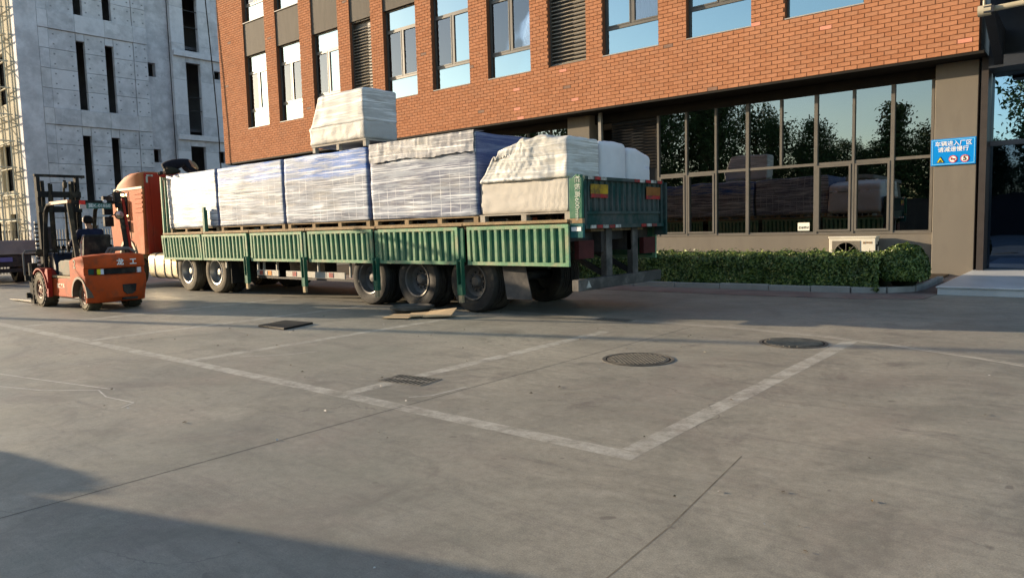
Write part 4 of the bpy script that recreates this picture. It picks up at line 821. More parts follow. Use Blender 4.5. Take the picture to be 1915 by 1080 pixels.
# ------------------------------------------------------------------ wrapped loads
def wrap_mat(name, base, blue, bt=9., side=(.06, .08, .19), spec=.06, wt=.50, tilt=.07, c1=(.36, .395, .45), c2=(.58, .62, .68), seams=True, st=(.9, .9, 12)):
    m = bpy.data.materials.new(name); m.use_nodes = True; t = m.node_tree; N = t.nodes; L = t.links; p = N['Principled BSDF']
    tc = N.new('ShaderNodeTexCoord'); sx = N.new('ShaderNodeSeparateXYZ'); L.new(tc.outputs['Object'], sx.inputs[0])
    def mth(op, a, b=None, c=None):
        n = N.new('ShaderNodeMath'); n.operation = op
        for k, v in enumerate((a, b, c)):
            if v is None: continue
            if isinstance(v, (int, float)): n.inputs[k].default_value = v
            else: L.new(v, n.inputs[k])
        return n.outputs[0]
    def nzs(sc_, st, rot, d=6, r=.6):
        mp = N.new('ShaderNodeMapping'); mp.inputs['Scale'].default_value = st; mp.inputs['Rotation'].default_value = rot; L.new(tc.outputs['Object'], mp.inputs['Vector'])
        n = N.new('ShaderNodeTexNoise'); n.inputs['Scale'].default_value = sc_; n.inputs['Detail'].default_value = d; n.inputs['Roughness'].default_value = r; L.new(mp.outputs[0], n.inputs['Vector']); return n.outputs['Fac']
    def rng(v, a, b, lo=0, hi=1):
        r = N.new('ShaderNodeMapRange'); r.inputs['From Min'].default_value = a; r.inputs['From Max'].default_value = b; r.inputs['To Min'].default_value = lo; r.inputs['To Max'].default_value = hi; L.new(v, r.inputs['Value']); return r.outputs[0]
    def mix(f, A, B):
        x = N.new('ShaderNodeMix'); x.data_type = 'RGBA'
        for k, v in (('Factor', f), ('A', A), ('B', B)):
            if isinstance(v, (int, float)): x.inputs[k].default_value = v
            elif isinstance(v, tuple): x.inputs[k].default_value = (*v, 1)
            else: L.new(v, x.inputs[k])
        return x.outputs['Result']
    s1 = nzs(1, st, (0, tilt, 0), 9, .72); s2 = nzs(1, (1.3, 1.3, 27), (0, tilt * 1.6 - .16, 0), 5, .6); s3 = nzs(1.7, (1, 1, 1), (0, 0, 0), 5)
    # boxes behind the film: faint pale seams
    fx = mth('FRACT', mth('MULTIPLY', mth('ADD', sx.outputs['X'], mth('MULTIPLY', s3, .03)), 4.35)); fz = mth('FRACT', mth('MULTIPLY', mth('ADD', sx.outputs['Z'], mth('MULTIPLY', s3, .02)), 4.9))
    seam = mth('MAXIMUM', mth('LESS_THAN', fx, .07), mth('MULTIPLY', mth('LESS_THAN', fz, .05), .5))
    seam = mth('MULTIPLY', seam, rng(nzs(1.3, (1, 1, 1), (0, 0, 0), 4), .42, .58))
    c = mix(rng(s3, .35, .65), base, tuple(x * .80 for x in base))
    c = mix(rng(nzs(.9, (1, 1, 2), (0, 0, 0), 3), .52, .66, 0, .45), c, (.36, .345, .29))
    if seams: c = mix(mth('MULTIPLY', seam, .9), c, (.56, .57, .60))
    band = mth('MULTIPLY', rng(mth('ADD', sx.outputs['Z'], mth('MULTIPLY', s3, .22)), bt, bt + .04), rng(mth('ADD', s1, 0), .42, .62, 1, .25)); c = mix(mth('MULTIPLY', band, .85), c, blue)
    c = mix(mth('MULTIPLY', rng(s1, wt, wt + .12), .82), c, c1); c = mix(rng(s2, .55, .63, 0, .85), c, c2)
    c = mix(rng(nzs(1, (.45, .45, 34), (0, tilt * 2 - .02, 0), 3, .55), .57, .63, 0, .85), c, (.72, .75, .79) if seams else (.78, .78, .76))  # thin pale streaks, the film's sparkle put into the colour
    c = mix(rng(nzs(1, (.6, .6, 22), (0, -.30, 0), 3, .55), .62, .67, 0, .6), c, (.70, .73, .77) if seams else (.76, .76, .74))
    g = N.new('ShaderNodeNewGeometry'); sn = N.new('ShaderNodeSeparateXYZ'); L.new(g.outputs['Normal'], sn.inputs[0])
    if seams: c = mix(mth('MULTIPLY', mth('GREATER_THAN', sn.outputs['X'], .6), .8), c, mix(rng(s1, .5, .7, 0, .25), side, (.5, .5, .55)))   # the end faces show the blue sheet
    L.new(c, p.inputs['Base Color']); L.new(rng(s1, .35, .65, .42, .66), p.inputs['Roughness']); p.inputs['Specular IOR Level'].default_value = spec; p.inputs['Coat Weight'].default_value = 0; p.inputs['Coat Roughness'].default_value = .16
    b = N.new('ShaderNodeBump'); b.inputs['Strength'].default_value = .6; b.inputs['Distance'].default_value = .02; L.new(mth('ADD', s1, mth('MULTIPLY', s2, .4)), b.inputs['Height']); L.new(b.outputs[0], p.inputs['Normal']); L.new(b.outputs[0], p.inputs['Coat Normal'])
    MATS[name] = m; return m
M_wood = mat('pallet_wood', (.30, .22, .13), .85, .3, 6, .2, 40, dirt=(.15, .10, .06), ds=3, da=.6)
def pallet(root, x0, x1, y0, y1, z0, z1, m=None, nb=4):
    P = sub('pallet', root); m = m or M_wood; h = z1 - z0; t = .028 if h > .12 else .018
    for k in range(nb):
        x = x0 + (x1 - x0 - .1) * k / (nb - 1)
        for y in (y0, (y0 + y1) / 2 - .05, y1 - .1): q = MB(); q.box(x, x + .1, y, y + .1, z0 + t * .8, z1 - t); add('block', q, m, P)
    for y in (y0, (y0 + y1) / 2 - .06, y1 - .12): q = MB(); q.box(x0 - .01, x1 + .01, y - .004, y + .124, z1 - t + .001, z1); add('board', q, m, P); q = MB(); q.box(x0 - .01, x1 + .01, y - .002, y + .122, z0 + .002, z0 + t * .8 - .001); add('board', q, m, P)
def crease(p, n, amp, seed):
    """Taut film: long slanting ridges and a little slack."""
    a = nz(p.x * .9 + seed, p.y * .9, (p.z + p.x * .06) * 11) * .6 + nz(p.x * 2.2, p.y * 2.2 + seed, (p.z - p.x * .1) * 20) * .3 + nz(p.x * 2 + seed, p.y * 2, p.z * 2) * .6
    return n * a * amp
LOADS = [(-18.80, -16.27, (.20, .22, .265), 9, 'white plastic wrapped pallet load beside the truck headboard, nearest the cab'),
         (-16.20, -13.48, (.165, .185, .235), 2.66, 'silvery film wrapped pallet load, second from the cab along the trailer'),
         (-13.41, -10.65, (.14, .16, .215), 2.56, 'film wrapped pallet load with blue top edge, carrying the raised white bundle'),
         (-10.57, -7.88, (.135, .155, .225), 9, 'blue grey film wrapped pallet load next to the white foam bundles')]
for k, (x0, x1, base, bt, lab) in enumerate(LOADS):
    W_ = thing('wrapped_load', lab, 'pallet load', ((x0 + x1) / 2, 9.85, 1.48), 'film wrapped pallet loads in a row on the trailer')
    pallet(W_, x0 + .03, x1 - .03, 8.68, 11.0, 1.482, 1.59)
    blob('film', x0, x1, 8.66, 11.0, 1.592, 2.965, .05, .028, lambda p, n, k=k: crease(p, n, .016 if p.z < 2.8 else .022, k * 7.3), wrap_mat('stretch_film_%d' % k if k else 'stretch_film', base, (.02, .14, .50), bt, spec=(.22, .06, .05, .06)[k], wt=(.42, .445, .455, .46)[k]), W_)
    if k == 3:                                                    # crumpled strip of film along the top edge
        sk = MB(); nx, nr_ = 90, 7; H = lambda x: .34 + .05 * nz(x * 1.4, 4, 0) + .02 * nz(x * 9, 1, 0)
        for i in range(nx + 1):
            x = x0 + .03 + (x1 - x0 - .06) * i / nx
            for j in range(nr_):
                u = j / (nr_ - 1); z = 2.985 - u * H(x); sk.v.append((x + .02 * nz(x * 4, u * 3, 7), 8.640 - .012 - .016 * u + .020 * nz(x * 7 + u * 3, u * 2.5, 3) + .010 * nz(x * 19, u * 7, 5), z))
            sk.v.append((x, 8.9, 2.992))
        for i in range(nx):
            for j in range(nr_ - 1): a = i * (nr_ + 1) + j; sk.f.append((a, a + nr_ + 1, a + nr_ + 2, a + 1)); sk.m.append(0)
            a = i * (nr_ + 1); sk.f.append((a, a + nr_, a + nr_ + nr_ + 1, a + nr_ + 1)); sk.m.append(0)
        add('film_flap', sk, wrap_mat('film_crumple', (.20, .205, .23), (0, 0, 0), 9, spec=.1, wt=.46, tilt=1.2, seams=False, st=(1.2, 1.2, 9), c1=(.40, .40, .41), c2=(.55, .55, .55)), W_, 60)
b = None
# white foam bundles
M_foam = mat('white_foam', (.54, .52, .475), .7, .08, 3, .35, 55, dirt=(.37, .35, .315), ds=1.6, da=.4, spec=.2)
M_foamb = mat('bluish_foam', (.60, .60, .62), .55, .06, 2.5, .25, 45, dirt=(.50, .51, .56), ds=1.2, da=.5)
def ribm():
    m = mat('ribbed_carton', (.45, .425, .385), .7, .14, 3, spec=.2); t = m.node_tree; N = t.nodes; L = t.links; tc = N.new('ShaderNodeTexCoord'); wv = N.new('ShaderNodeTexWave'); wv.bands_direction = 'X'; wv.inputs['Scale'].default_value = 14; wv.inputs['Distortion'].default_value = .6; L.new(tc.outputs['Object'], wv.inputs['Vector'])
    b = N.new('ShaderNodeBump'); b.inputs['Strength'].default_value = .6; b.inputs['Distance'].default_value = .012; L.new(wv.outputs['Fac'], b.inputs['Height']); L.new(b.outputs[0], N['Principled BSDF'].inputs['Normal']); return m
M_ribc = ribm()
M_steelp = mat('grey_pallet', (.34, .31, .26), .7, .2, 4, dirt=(.2, .17, .13), ds=2.5, da=.6)
F1 = thing('foam_bundle', 'cream white foam wrapped bundle with lumpy draped sheet at the trailer tail', 'bundle', (-6.95, 9.1, 1.48), 'white foam bundles at the trailer tail')
P = sub('pallet', F1)
for x in (-7.86, -7.0, -6.17):
    for y in (8.68, 9.36): q = MB(); q.box(x, x + .10, y, y + .10, 1.485, 1.584); add('foot', q, M_steelp, P)
q = MB(); q.box(-7.87, -6.06, 8.675, 9.47, 1.585, 1.605); add('tray', q, M_steelp, P)
blob('carton', -7.86, -6.07, 8.69, 9.48, 1.606, 2.13, .06, .03, lambda p, n: n * (.010 * nz(p.x * 3, p.y * 3, p.z * 16) + .006 * nz(p.x * 9, p.y * 9, p.z * 9)), M_ribc, F1)
def f1(p, n):
    s = max(0, min(1, (p.z - 2.10) / .55)); x = p.x
    d = Vector((0, 0, 0))
    if x < -6.9: d.x += s * .42 * ((-6.9 - x) / 1.0)
    if p.z > 2.55: d.z += .07 * math.exp(-((x + 6.6) / .16) ** 2) * (1 if p.y < 9.2 else .4) + .05 * math.exp(-((x + 7.0) / .12) ** 2) - .10 * max(0, (-7.1 - x)) / .7
    if n.y < -.5:                                                  # draped folds falling from the top centre
        u = (x + 6.55) * .85 + (p.z - 2.72) * .75; fold = .016 * math.sin(u * 42 + 3 * nz(x * 3, p.z * 3, 1)) * max(0, 1 - abs((p.z - 2.72) * 1.1 + (x + 6.45) * -.75) * 1.6) if x < -6.2 else 0
        d.y -= abs(fold) + .016 * nz(x * 4, p.z * 4, 2) + .008 * nz(x * 14, p.z * 14, 4) + (.05 * max(0, 1 - (p.z - 2.1) / .14))
    return d + n * (.014 * nz(p.x * 4, p.y * 4, p.z * 4) + .007 * nz(p.x * 11, p.y * 11, p.z * 11))
blob('foam_sheet', -7.87, -6.06, 8.675, 9.50, 2.10, 2.72, .028, .06, f1, wrap_mat('foam_film', (.46, .45, .415), (0, 0, 0), 9, spec=.06, wt=.47, tilt=.55, seams=False, st=(1.4, 1.4, 15), c1=(.58, .585, .57), c2=(.74, .735, .70)), F1)
for x0, y0, z1, lab in ((-6.06, 9.53, 2.72, 'pale foam wrapped bundle between the draped bundle and the small end bundle'), (-6.06, 10.34, 2.66, 'pale foam bundle at the far corner of the trailer tail')):
    Fb = thing('foam_bundle', lab, 'bundle', (-6.95, y0 + .4, 1.48), 'white foam bundles at the trailer tail'); P = sub('pallet', Fb)
    for x in (-7.86, -7.0, -6.17):
        for y in (y0 + .02, y0 + .68): q = MB(); q.box(x, x + .10, y, y + .08, 1.485, 1.584); add('foot', q, M_steelp, P)
    q = MB(); q.box(-7.87, -6.06, y0 + .01, y0 + .78, 1.585, 1.605); add('tray', q, M_steelp, P)
    blob('foam_sheet', -7.87, -6.05, y0, y0 + .79, 1.607, z1, .05, .10, lambda p, n, y0=y0: n * (.018 * nz(p.x * 3, p.y * 3 + y0, p.z * 3) + .008 * nz(p.x * 9, p.y * 9, p.z * 9)) + Vector((0, 0, -.10 * max(0, (p.y - 10.7) / .4) if p.z > 2.4 else 0)), M_foamb, Fb)
Fc = thing('raised_bundle', 'white foam wrapped bundle stacked on top of the third pallet load', 'bundle', (-11.57, 9.1, 2.99))
P = sub('pallet', Fc)
for x in (-12.40, -11.62, -10.80):
    for y in (8.70, 9.36): q = MB(); q.box(x, x + .08, y, y + .09, 2.99, 3.10); add('foot', q, M_steelp, P)
q = MB(); q.box(-12.42, -10.71, 8.69, 9.47, 3.101, 3.13); add('tray', q, M_steelp, P)
def f2(p, n):
    s = max(0, min(1, (p.z - 3.45) / .62)); d = Vector((0, 0, 0))
    if p.x < -11.9: d.x += .32 * s * ((-11.9 - p.x) / .55) - (.05 * max(0, 1 - abs(p.z - 3.42) / .14)) * ((-11.9 - p.x) / .55)
    seam = .022 * math.exp(-((p.z - 3.50 - .02 * p.x - .24) / .018) ** 2)
    return d + n * (.014 * nz(p.x * 3.5, p.y * 3.5, p.z * 3.5) + .010 * nz(p.x * 3 + p.z * 7, p.y * 4, p.z * 16) + seam * 0) - (Vector((0, .0, 0)) if True else 0)
blob('foam_sheet', -12.44, -10.69, 8.68, 9.50, 3.44, 4.08, .035, .06, f2, wrap_mat('raised_film', (.47, .465, .445), (0, 0, 0), 9, spec=.06, wt=.46, tilt=.38, seams=False, st=(1.2, 1.2, 16), c1=(.60, .605, .595), c2=(.74, .735, .71)), Fc)
blob('lower_wrap', -12.46, -10.70, 8.69, 9.49, 3.132, 3.50, .04, .05, lambda p, n: n * (.014 * nz(p.x * 3, p.y * 4, p.z * 12) + .008 * nz(p.x * 9, p.y * 9, p.z * 9)) + Vector((-.05 * (1 if p.x < -12.2 else 0) * max(0, nz(0, p.y * 2, p.z * 6) + .4), 0, 0)), mat('lower_foam', (.43, .42, .395), .55, .08, 3, .3, 40, dirt=(.48, .46, .44), ds=1.5, da=.5), Fc)
# ------------------------------------------------------------------ forklift
FK = thing('forklift', 'orange red counterbalance forklift with black mast and overhead guard, seen from behind', 'forklift', (-16, 5.75, 0))
M_or = mat('forklift_orange', (.46, .075, .018), .75, .14, 2.5, dirt=(.19, .06, .028), ds=4.5, da=.65, dlo=.48, dhi=.62, spec=.12)
M_fred = mat('forklift_red', (.30, .024, .014), .7, .12, 2.5, dirt=(.20, .05, .03), ds=3, da=.5)
M_mast = mat('mast_black', (.020, .020, .019), .9, .3, 4, dirt=(.10, .085, .06), ds=3, da=.6)
M_olive = mat('guard_tube', (.032, .029, .022), .9, .25, 5, dirt=(.20, .15, .09), ds=3, da=.6)
FC = 5.75
# counterweight: side outline with the wheel arch, pulled round towards the corners
prof = [(-15.62, .62), (-15.62, 1.00), (-15.40, 1.06), (-14.95, 1.10), (-14.68, 1.08), (-14.60, 1.00), (-14.585, .86), (-14.60, .83), (-14.67, .82), (-14.67, .70), (-14.575, .68), (-14.56, .50), (-14.60, .26), (-14.70, .17), (-14.84, .17)]
prof += [(-15.18 + .37 * math.cos(a), .27 + .37 * math.sin(a)) for a in [PI * (-.10 + k * .1) for k in range(0, 10)]]
prof += [(-15.55, .40)]
q = MB(); n = len(prof); ys = [-.56, -.54, -.48, -.40, -.30, -.15, 0, .15, .30, .40, .48, .54, .56]
for y in ys:
    t = abs(y) / .56
    for x, z in prof:
        wgt = max(0, min(1, (x + 15.05) / .45)); zz = z - (.035 * t ** 3 if z > .95 else 0); q.v.append((x - wgt * .30 * t ** 3.2, FC + y * (1 - .05 * (wgt if z < .4 else 0)), zz))
for s in range(len(ys) - 1):
    for j in range(n): a = s * n + j; c = s * n + (j + 1) % n; q.f.append((a, c, c + n, a + n)); q.m.append(0)
q.f.append(tuple(range(n))); q.f.append(tuple(range((len(ys) - 1) * n, len(ys) * n))[::-1]); q.m += [0, 0]
add('counterweight', q, M_or, FK, 32)
def rear_x(y, x0): return x0 - .30 * (abs(y - FC) / .56) ** 3.2
def rear_strip(y0, y1, z0, z1, x, m, name, d=.012, n=8):
    b = MB()
    for k in range(n):
        a = y0 + (y1 - y0) * k / n; c = y0 + (y1 - y0) * (k + 1) / n; xa, xc = rear_x(a, x), rear_x(c, x)
        b.v += [(xa, a, z0), (xc, c, z0), (xc, c, z1), (xa, a, z1), (xa + d, a, z0), (xc + d, c, z0), (xc + d, c, z1), (xa + d, a, z1)]; i = len(b.v) - 8
        b.f += [tuple(i + t for t in f) for f in ((4, 5, 6, 7), (0, 4, 7, 3), (1, 2, 6, 5), (3, 7, 6, 2), (0, 1, 5, 4), (0, 3, 2, 1))]; b.m += [0] * 6
    return add(name, b, m, FK)
rear_strip(FC - .30, FC + .30, .705, .815, -14.668, M_black, 'radiator_grille', .02)
rear_strip(FC - .505, FC - .44, .705, .815, -14.668, mat('lamp_green', (.02, .06, .05), .3), 'tail_lamp', .05)
rear_strip(FC - .435, FC - .40, .705, .815, -14.668, MATS['lamp_red_dirty'], 'tail_lamp', .05)
rear_strip(FC - .395, FC - .345, .71, .81, -14.668, mat('lamp_yellow', (.65, .60, .03), .3), 'tail_lamp', .05); rear_strip(FC - .344, FC - .30, .71, .81, -14.668, mat('lamp_clear', (.62, .66, .75), .2), 'tail_lamp', .05)
rear_strip(FC + .32, FC + .42, .71, .81, -14.668, MATS['lamp_clear'], 'tail_lamp', .05)
q = MB(); q.prism([(FC - .02, .50), (FC + .24, .50), (FC + .22, .36), (FC + .16, .31), (FC + .06, .31), (FC, .36)], -14.62, -14.555, 'x'); add('tow_recess', q, M_black, FK)
q = MB(); q.box(-14.66, -14.582, FC - .01, FC + .26, .20, .245); add('tow_recess', q, M_black, FK)
text('龙', .13, frame_mat((-14.588, FC - .02, .925), (0, 1, 0), (0, 0, 1)), M_white, FK, bold=.004); text('工', .13, frame_mat((-14.592, FC + .22, .925), (0, 1, 0), (0, 0, 1)), M_white, FK, bold=.004)
text('2', .24, frame_mat((-15.35, FC - .563, .90), (1, 0, 0), (0, 0, 1)), mat('olive_print', (.10, .075, .03), .6), FK, bold=.006)
q = MB(); q.prism([(-15.18 + .40 * math.cos(a), .27 + .40 * math.sin(a)) for a in [PI * k / 12 for k in range(13)]] + [(-15.18 + .355 * math.cos(a), .27 + .355 * math.sin(a)) for a in [PI * k / 12 for k in range(12, -1, -1)]], FC - .575, FC - .45); add('wheel_arch', q, mat('arch_dark', (.13, .10, .07), .6), FK, 40)
# chassis side, steps, fender, cowl, hood
q = MB(); q.prism([(-16.80, .24), (-15.63, .24), (-15.56, .42), (-15.63, .62), (-16.72, .60), (-16.80, .5)], FC - .545, FC + .545); add('chassis', q, M_or, FK, bevel=.015)
q = MB(); q.box(-16.78, -15.63, FC - .55, FC + .55, .621, .66); add('step_edge', q, mat('step_cream', (.36, .27, .16), .8), FK)
q = MB(); q.prism([(-16.42, .665), (-15.80, .665), (-15.74, .98), (-16.28, .965), (-16.40, .92)], FC - .50, FC - .42); add('side_cover', q, mat('grey_cover', (.22, .21, .165), .8, .25, 5, dirt=(.30, .12, .08), ds=5, da=.6), FK, bevel=.02)
q = MB(); q.box(-16.38, -15.63, FC - .41, FC + .45, .67, .98); add('hood', q, M_black, FK, bevel=.03)
text('龙工叉车', .105, frame_mat((-16.20, FC - .548, .455), (1, 0, 0), (0, 0, 1)), mat('pale_print', (.80, .62, .48), .5), FK, bold=.003)
for s in (-1, 1):
    q = MB(); pr = None; y0, y1 = sorted((FC + s * .66, FC + s * .36))
    for k in range(11):
        a = PI * (.02 + .72 * k / 10); p = (-17.12 + .46 * math.cos(a), .37 + .44 * math.sin(a)); r_ = (-17.12 + .43 * math.cos(a), .37 + .41 * math.sin(a))
        if pr: q.prism([pr[0], p, r_, pr[1]], y0, y1)
        pr = (p, r_)
    add('fender', q, M_fred, FK, 40)
    q = MB(); q.prism([(-16.66, .22), (-16.63, .40), (-16.62, .80), (-16.72, .80), (-16.85, .64), (-16.80, .24)], *sorted((FC + s * .64, FC + s * .56))); add('fender_side', q, M_fred, FK)
q = MB(); q.prism([(-17.30, .45), (-16.75, .45), (-16.78, .85), (-16.92, 1.10), (-17.25, 1.12), (-17.35, .9)], FC - .42, FC + .42); add('cowl', q, mat('cowl_navy', (.012, .016, .028), .5, .2), FK, bevel=.03)
q = MB(); q.tube([(-16.95, FC, 1.05), (-16.72, FC, 1.30)], .03, 8); ring = [(-16.70 + .07 * math.sin(a) * 0 + .13 * math.cos(a) * .7, FC + .18 * math.sin(a), 1.32 + .13 * math.cos(a) * .7) for a in [2 * PI * k / 20 for k in range(21)]]; q.tube(ring, .014, 6); add('steering_wheel', q, M_black, FK, 50)
for y in (-.30, -.22, -.14): q = MB(); q.tube([(-16.9, FC + y - .1, 1.05), (-16.82, FC + y - .1, 1.28)], .012, 6); add('lever', q, M_black, FK)
# seat
q = MB(); q.box(-16.25, -15.75, FC - .24, FC + .24, .985, 1.08); add('seat', q, M_black, FK, bevel=.03)
q = MB(); q.prism([(-15.82, 1.06), (-15.70, 1.06), (-15.62, 1.46), (-15.70, 1.48), (-15.76, 1.40)], FC - .25, FC + .25); add('backrest', q, M_black, FK, bevel=.025)
q = MB(); q.tube([(-15.74, FC - .29, 1.05), (-15.72, FC - .29, 1.3), (-15.62, FC - .27, 1.46)], .016, 6); add('seat_rail', q, mat('bare_steel', (.45, .45, .45), .35, metal=.6), FK)
# overhead guard
for s in (-1, 1):
    y = FC + s * .47
    q = MB(); q.tube([(-17.22, y, .62), (-17.16, y, 1.15), (-17.03, y, 1.75), (-16.94, y, 2.0), (-16.80, y, 2.10), (-16.55, y, 2.125)], .042, 8); add('front_pillar', q, M_mast if s < 0 else M_olive, FK, 60)
    q = MB(); q.bar((-15.42, y - s * .0, 1.0), (-15.66, y - s * .0, 2.10), .075, .055, up=(1, 0, 0)); add('rear_pillar', q, M_olive, FK)
    q = MB(); q.bar((-16.62, y, 2.13), (-15.62, y, 2.13), .07, .06); add('roof_rail', q, mat('rail_rust', (.30, .12, .05), .6, .25, 6, dirt=(.10, .06, .04), ds=3, da=.6), FK)
q = MB(); q.bar((-15.40, FC + .53, 1.0), (-15.66, FC + .53, 2.2), .05, .07, up=(1, 0, 0)); add('lamp_mast', q, M_fred, FK)
for x in (-16.60, -16.35, -16.1, -15.87, -15.64): q = MB(); q.bar((x, FC - .43, 2.13), (x, FC + .43, 2.13), .045, .05); add('roof_bar', q, M_mast, FK)
q = MB(); q.box(-15.61, -15.595, FC - .18, FC + .29, 1.99, 2.10); add('number_plate', q, mat('plate_green', (.05, .13, .115), .5, .2, 6), FK)
text('冀K-01850', .092, frame_mat((-15.592, FC + .06, 2.045), (0, 1, 0), (0, 0, 1)), mat('plate_print', (.55, .60, .60), .5), FK, bold=.001)
q = MB(); q.box(-15.62, -15.58, FC - .30, FC - .20, 2.07, 2.15); q.box(-15.62, -15.58, FC - .30, FC - .20, 1.985, 2.068, 1); add('tail_light', q, [M_red, mat('lamp_pale', (.45, .38, .36), .4)], FK)
q = MB(); q.lathe((-15.58, FC + .16, 2.13), [(.035, -.02), (.035, .02), (.001, .025)], 12, 'x'); add('work_lamp', q, mat('lamp_grey', (.5, .5, .52), .3), FK, 40)
q = MB(); q.lathe((-15.55, FC + .40, 2.06), [(.001, -.06), (.055, -.05), (.062, .0), (.06, .045), (.001, .05)], 16, 'z'); q.box(-15.60, -15.50, FC + .32, FC + .44, 2.12, 2.32); add('beacon', q, M_black, FK, 40)
q = MB(); q.lathe((-15.55, FC + .41, 1.86), [(.001, -.02), (.085, -.015), (.095, 0), (.085, .015)], 20, 'x'); add('round_mirror', q, M_black, FK, 40)
q = MB(); q.lathe((-15.55, FC + .41, 1.86), [(.080, .016), (.001, .022)], 20, 'x'); add('mirror_glass', q, mat('mirror_tint', (.22, .14, .15), .08, 0, metal=.8), FK)
q = MB(); q.tube([(-15.55, FC + .41, 1.76), (-15.53, FC + .46, 1.66), (-15.5, FC + .53, 1.62)], .012, 6); q.tube([(-15.56, FC + .33, 2.30), (-15.6, FC + .40, 2.36), (-15.64, FC + .58, 2.30), (-15.64, FC + .60, 2.05)], .014, 6); add('mirror_bracket', q, M_black, FK)
# hose bundle on the counterweight
q = MB()
for k in range(3): q.tube([(-15.35 + .03 * k, FC + .02 + .05 * k, 1.07), (-15.28, FC + .06 + .05 * k, 1.19 - .02 * k), (-15.22, FC + .2, 1.20 - .02 * k), (-15.2, FC + .40, 1.18), (-15.2, FC + .52, 1.10)], .03, 7)
add('hose', q, mat('grey_hose', (.16, .15, .14), .7, .2), FK, 60)
# mast, carriage and forks
for s in (-1, 1):
    q = MB(); y = FC + s * .38; q.box(-17.72, -17.56, y - .035, y + .035, .10, 2.74); add('outer_channel', q, M_mast, FK, bevel=.008)
    q = MB(); y = FC + s * .29; q.box(-17.74, -17.60, y - .03, y + .03, .10, 2.66); add('inner_channel', q, M_mast, FK)
    q = MB(); q.tube([(-17.50, FC + s * .20, .3), (-17.50, FC + s * .20, 2.35), (-17.5, FC + s * .20, 2.351), (-17.50, FC + s * .20, 2.6)], [.04, .04, .026, .026], 10); add('lift_cylinder', q, M_olive, FK, 40)
    q = MB(); q.tube([(-17.52, FC + s * .36, .95), (-16.95, FC + s * .36, .62)], .035, 8); add('tilt_cylinder', q, M_olive, FK, 40)
q = MB(); q.box(-17.70, -17.60, FC - .43, FC + .55, 2.745, 2.80); add('mast_head', q, M_mast, FK)
for z in (2.30, 1.98, .9, .3): q = MB(); q.box(-17.555, -17.52, FC - .42, FC + .42, z, z + .13); add('mast_crossbar', q, M_mast, FK)
q = MB(); q.lathe((-17.55, FC + .12, 2.58), [(.06, -.03), (.075, -.02), (.075, .02), (.06, .03)], 16, 'y'); q.tube([(-17.55, FC + .12, 2.64), (-17.55, FC + .12, 2.68)], .03, 8); add('chain_pulley', q, M_olive, FK, 40)
for y in (-.12, .12): q = MB(); q.box(-17.635, -17.615, FC + y - .02, FC + y + .02, .6, 2.6); add('lift_chain', q, M_olive, FK)
q = MB()
for k in range(26): q.lathe((-17.52, FC - .50, .62 + k * .045), [(.03, 0), (.036, .012), (.036, .026), (.03, .04)], 10, 'z', k % 2)
add('spiral_hose', q, [M_black, mat('hose_white', (.42, .42, .40), .5)], FK)
q = MB(); q.lathe((-17.45, FC - .50, 1.12), [(.001, -.04), (.07, -.035), (.085, .02), (.07, .05), (.001, .06)], 16, 'x'); add('head_lamp', q, M_olive, FK, 40)
q = MB()
for z in (.14, .52): q.box(-17.98, -17.92, FC - .66, FC + .66, z, z + .12)
q.box(-17.915, -17.76, FC - .25, FC - .20, .12, .72); q.box(-17.915, -17.76, FC + .20, FC + .25, .12, .72); add('carriage', q, M_mast, FK)
q = MB(); q.tube([(-17.95, FC - .66, .64), (-17.95, FC - .66, 1.10), (-17.95, FC - .62, 1.16), (-17.95, FC + .62, 1.16), (-17.95, FC + .66, 1.10), (-17.95, FC + .66, .64)], .02, 8)
for y in (-.33, 0, .33): q.tube([(-17.95, FC + y, .64), (-17.95, FC + y, 1.15)], .014, 6)
add('load_backrest', q, mat('backrest_grey', (.14, .14, .135), .8, .2), FK, 50)
for y in (-.50, .42):
    q = MB(); q.box(-18.03, -17.985, FC + y, FC + y + .11, .035, .66); q.prism([(-17.99, .03), (-19.75, .03), (-19.75, .042), (-18.6, .068), (-17.99, .075)], FC + y, FC + y + .11); add('fork', q, mat('fork_steel', (.24, .22, .19), .5, .2, 4), FK)
q = MB(); q.box(-17.90, -17.70, FC - .60, FC - .45, .02, .9); add('mast_foot', q, M_mast, FK)
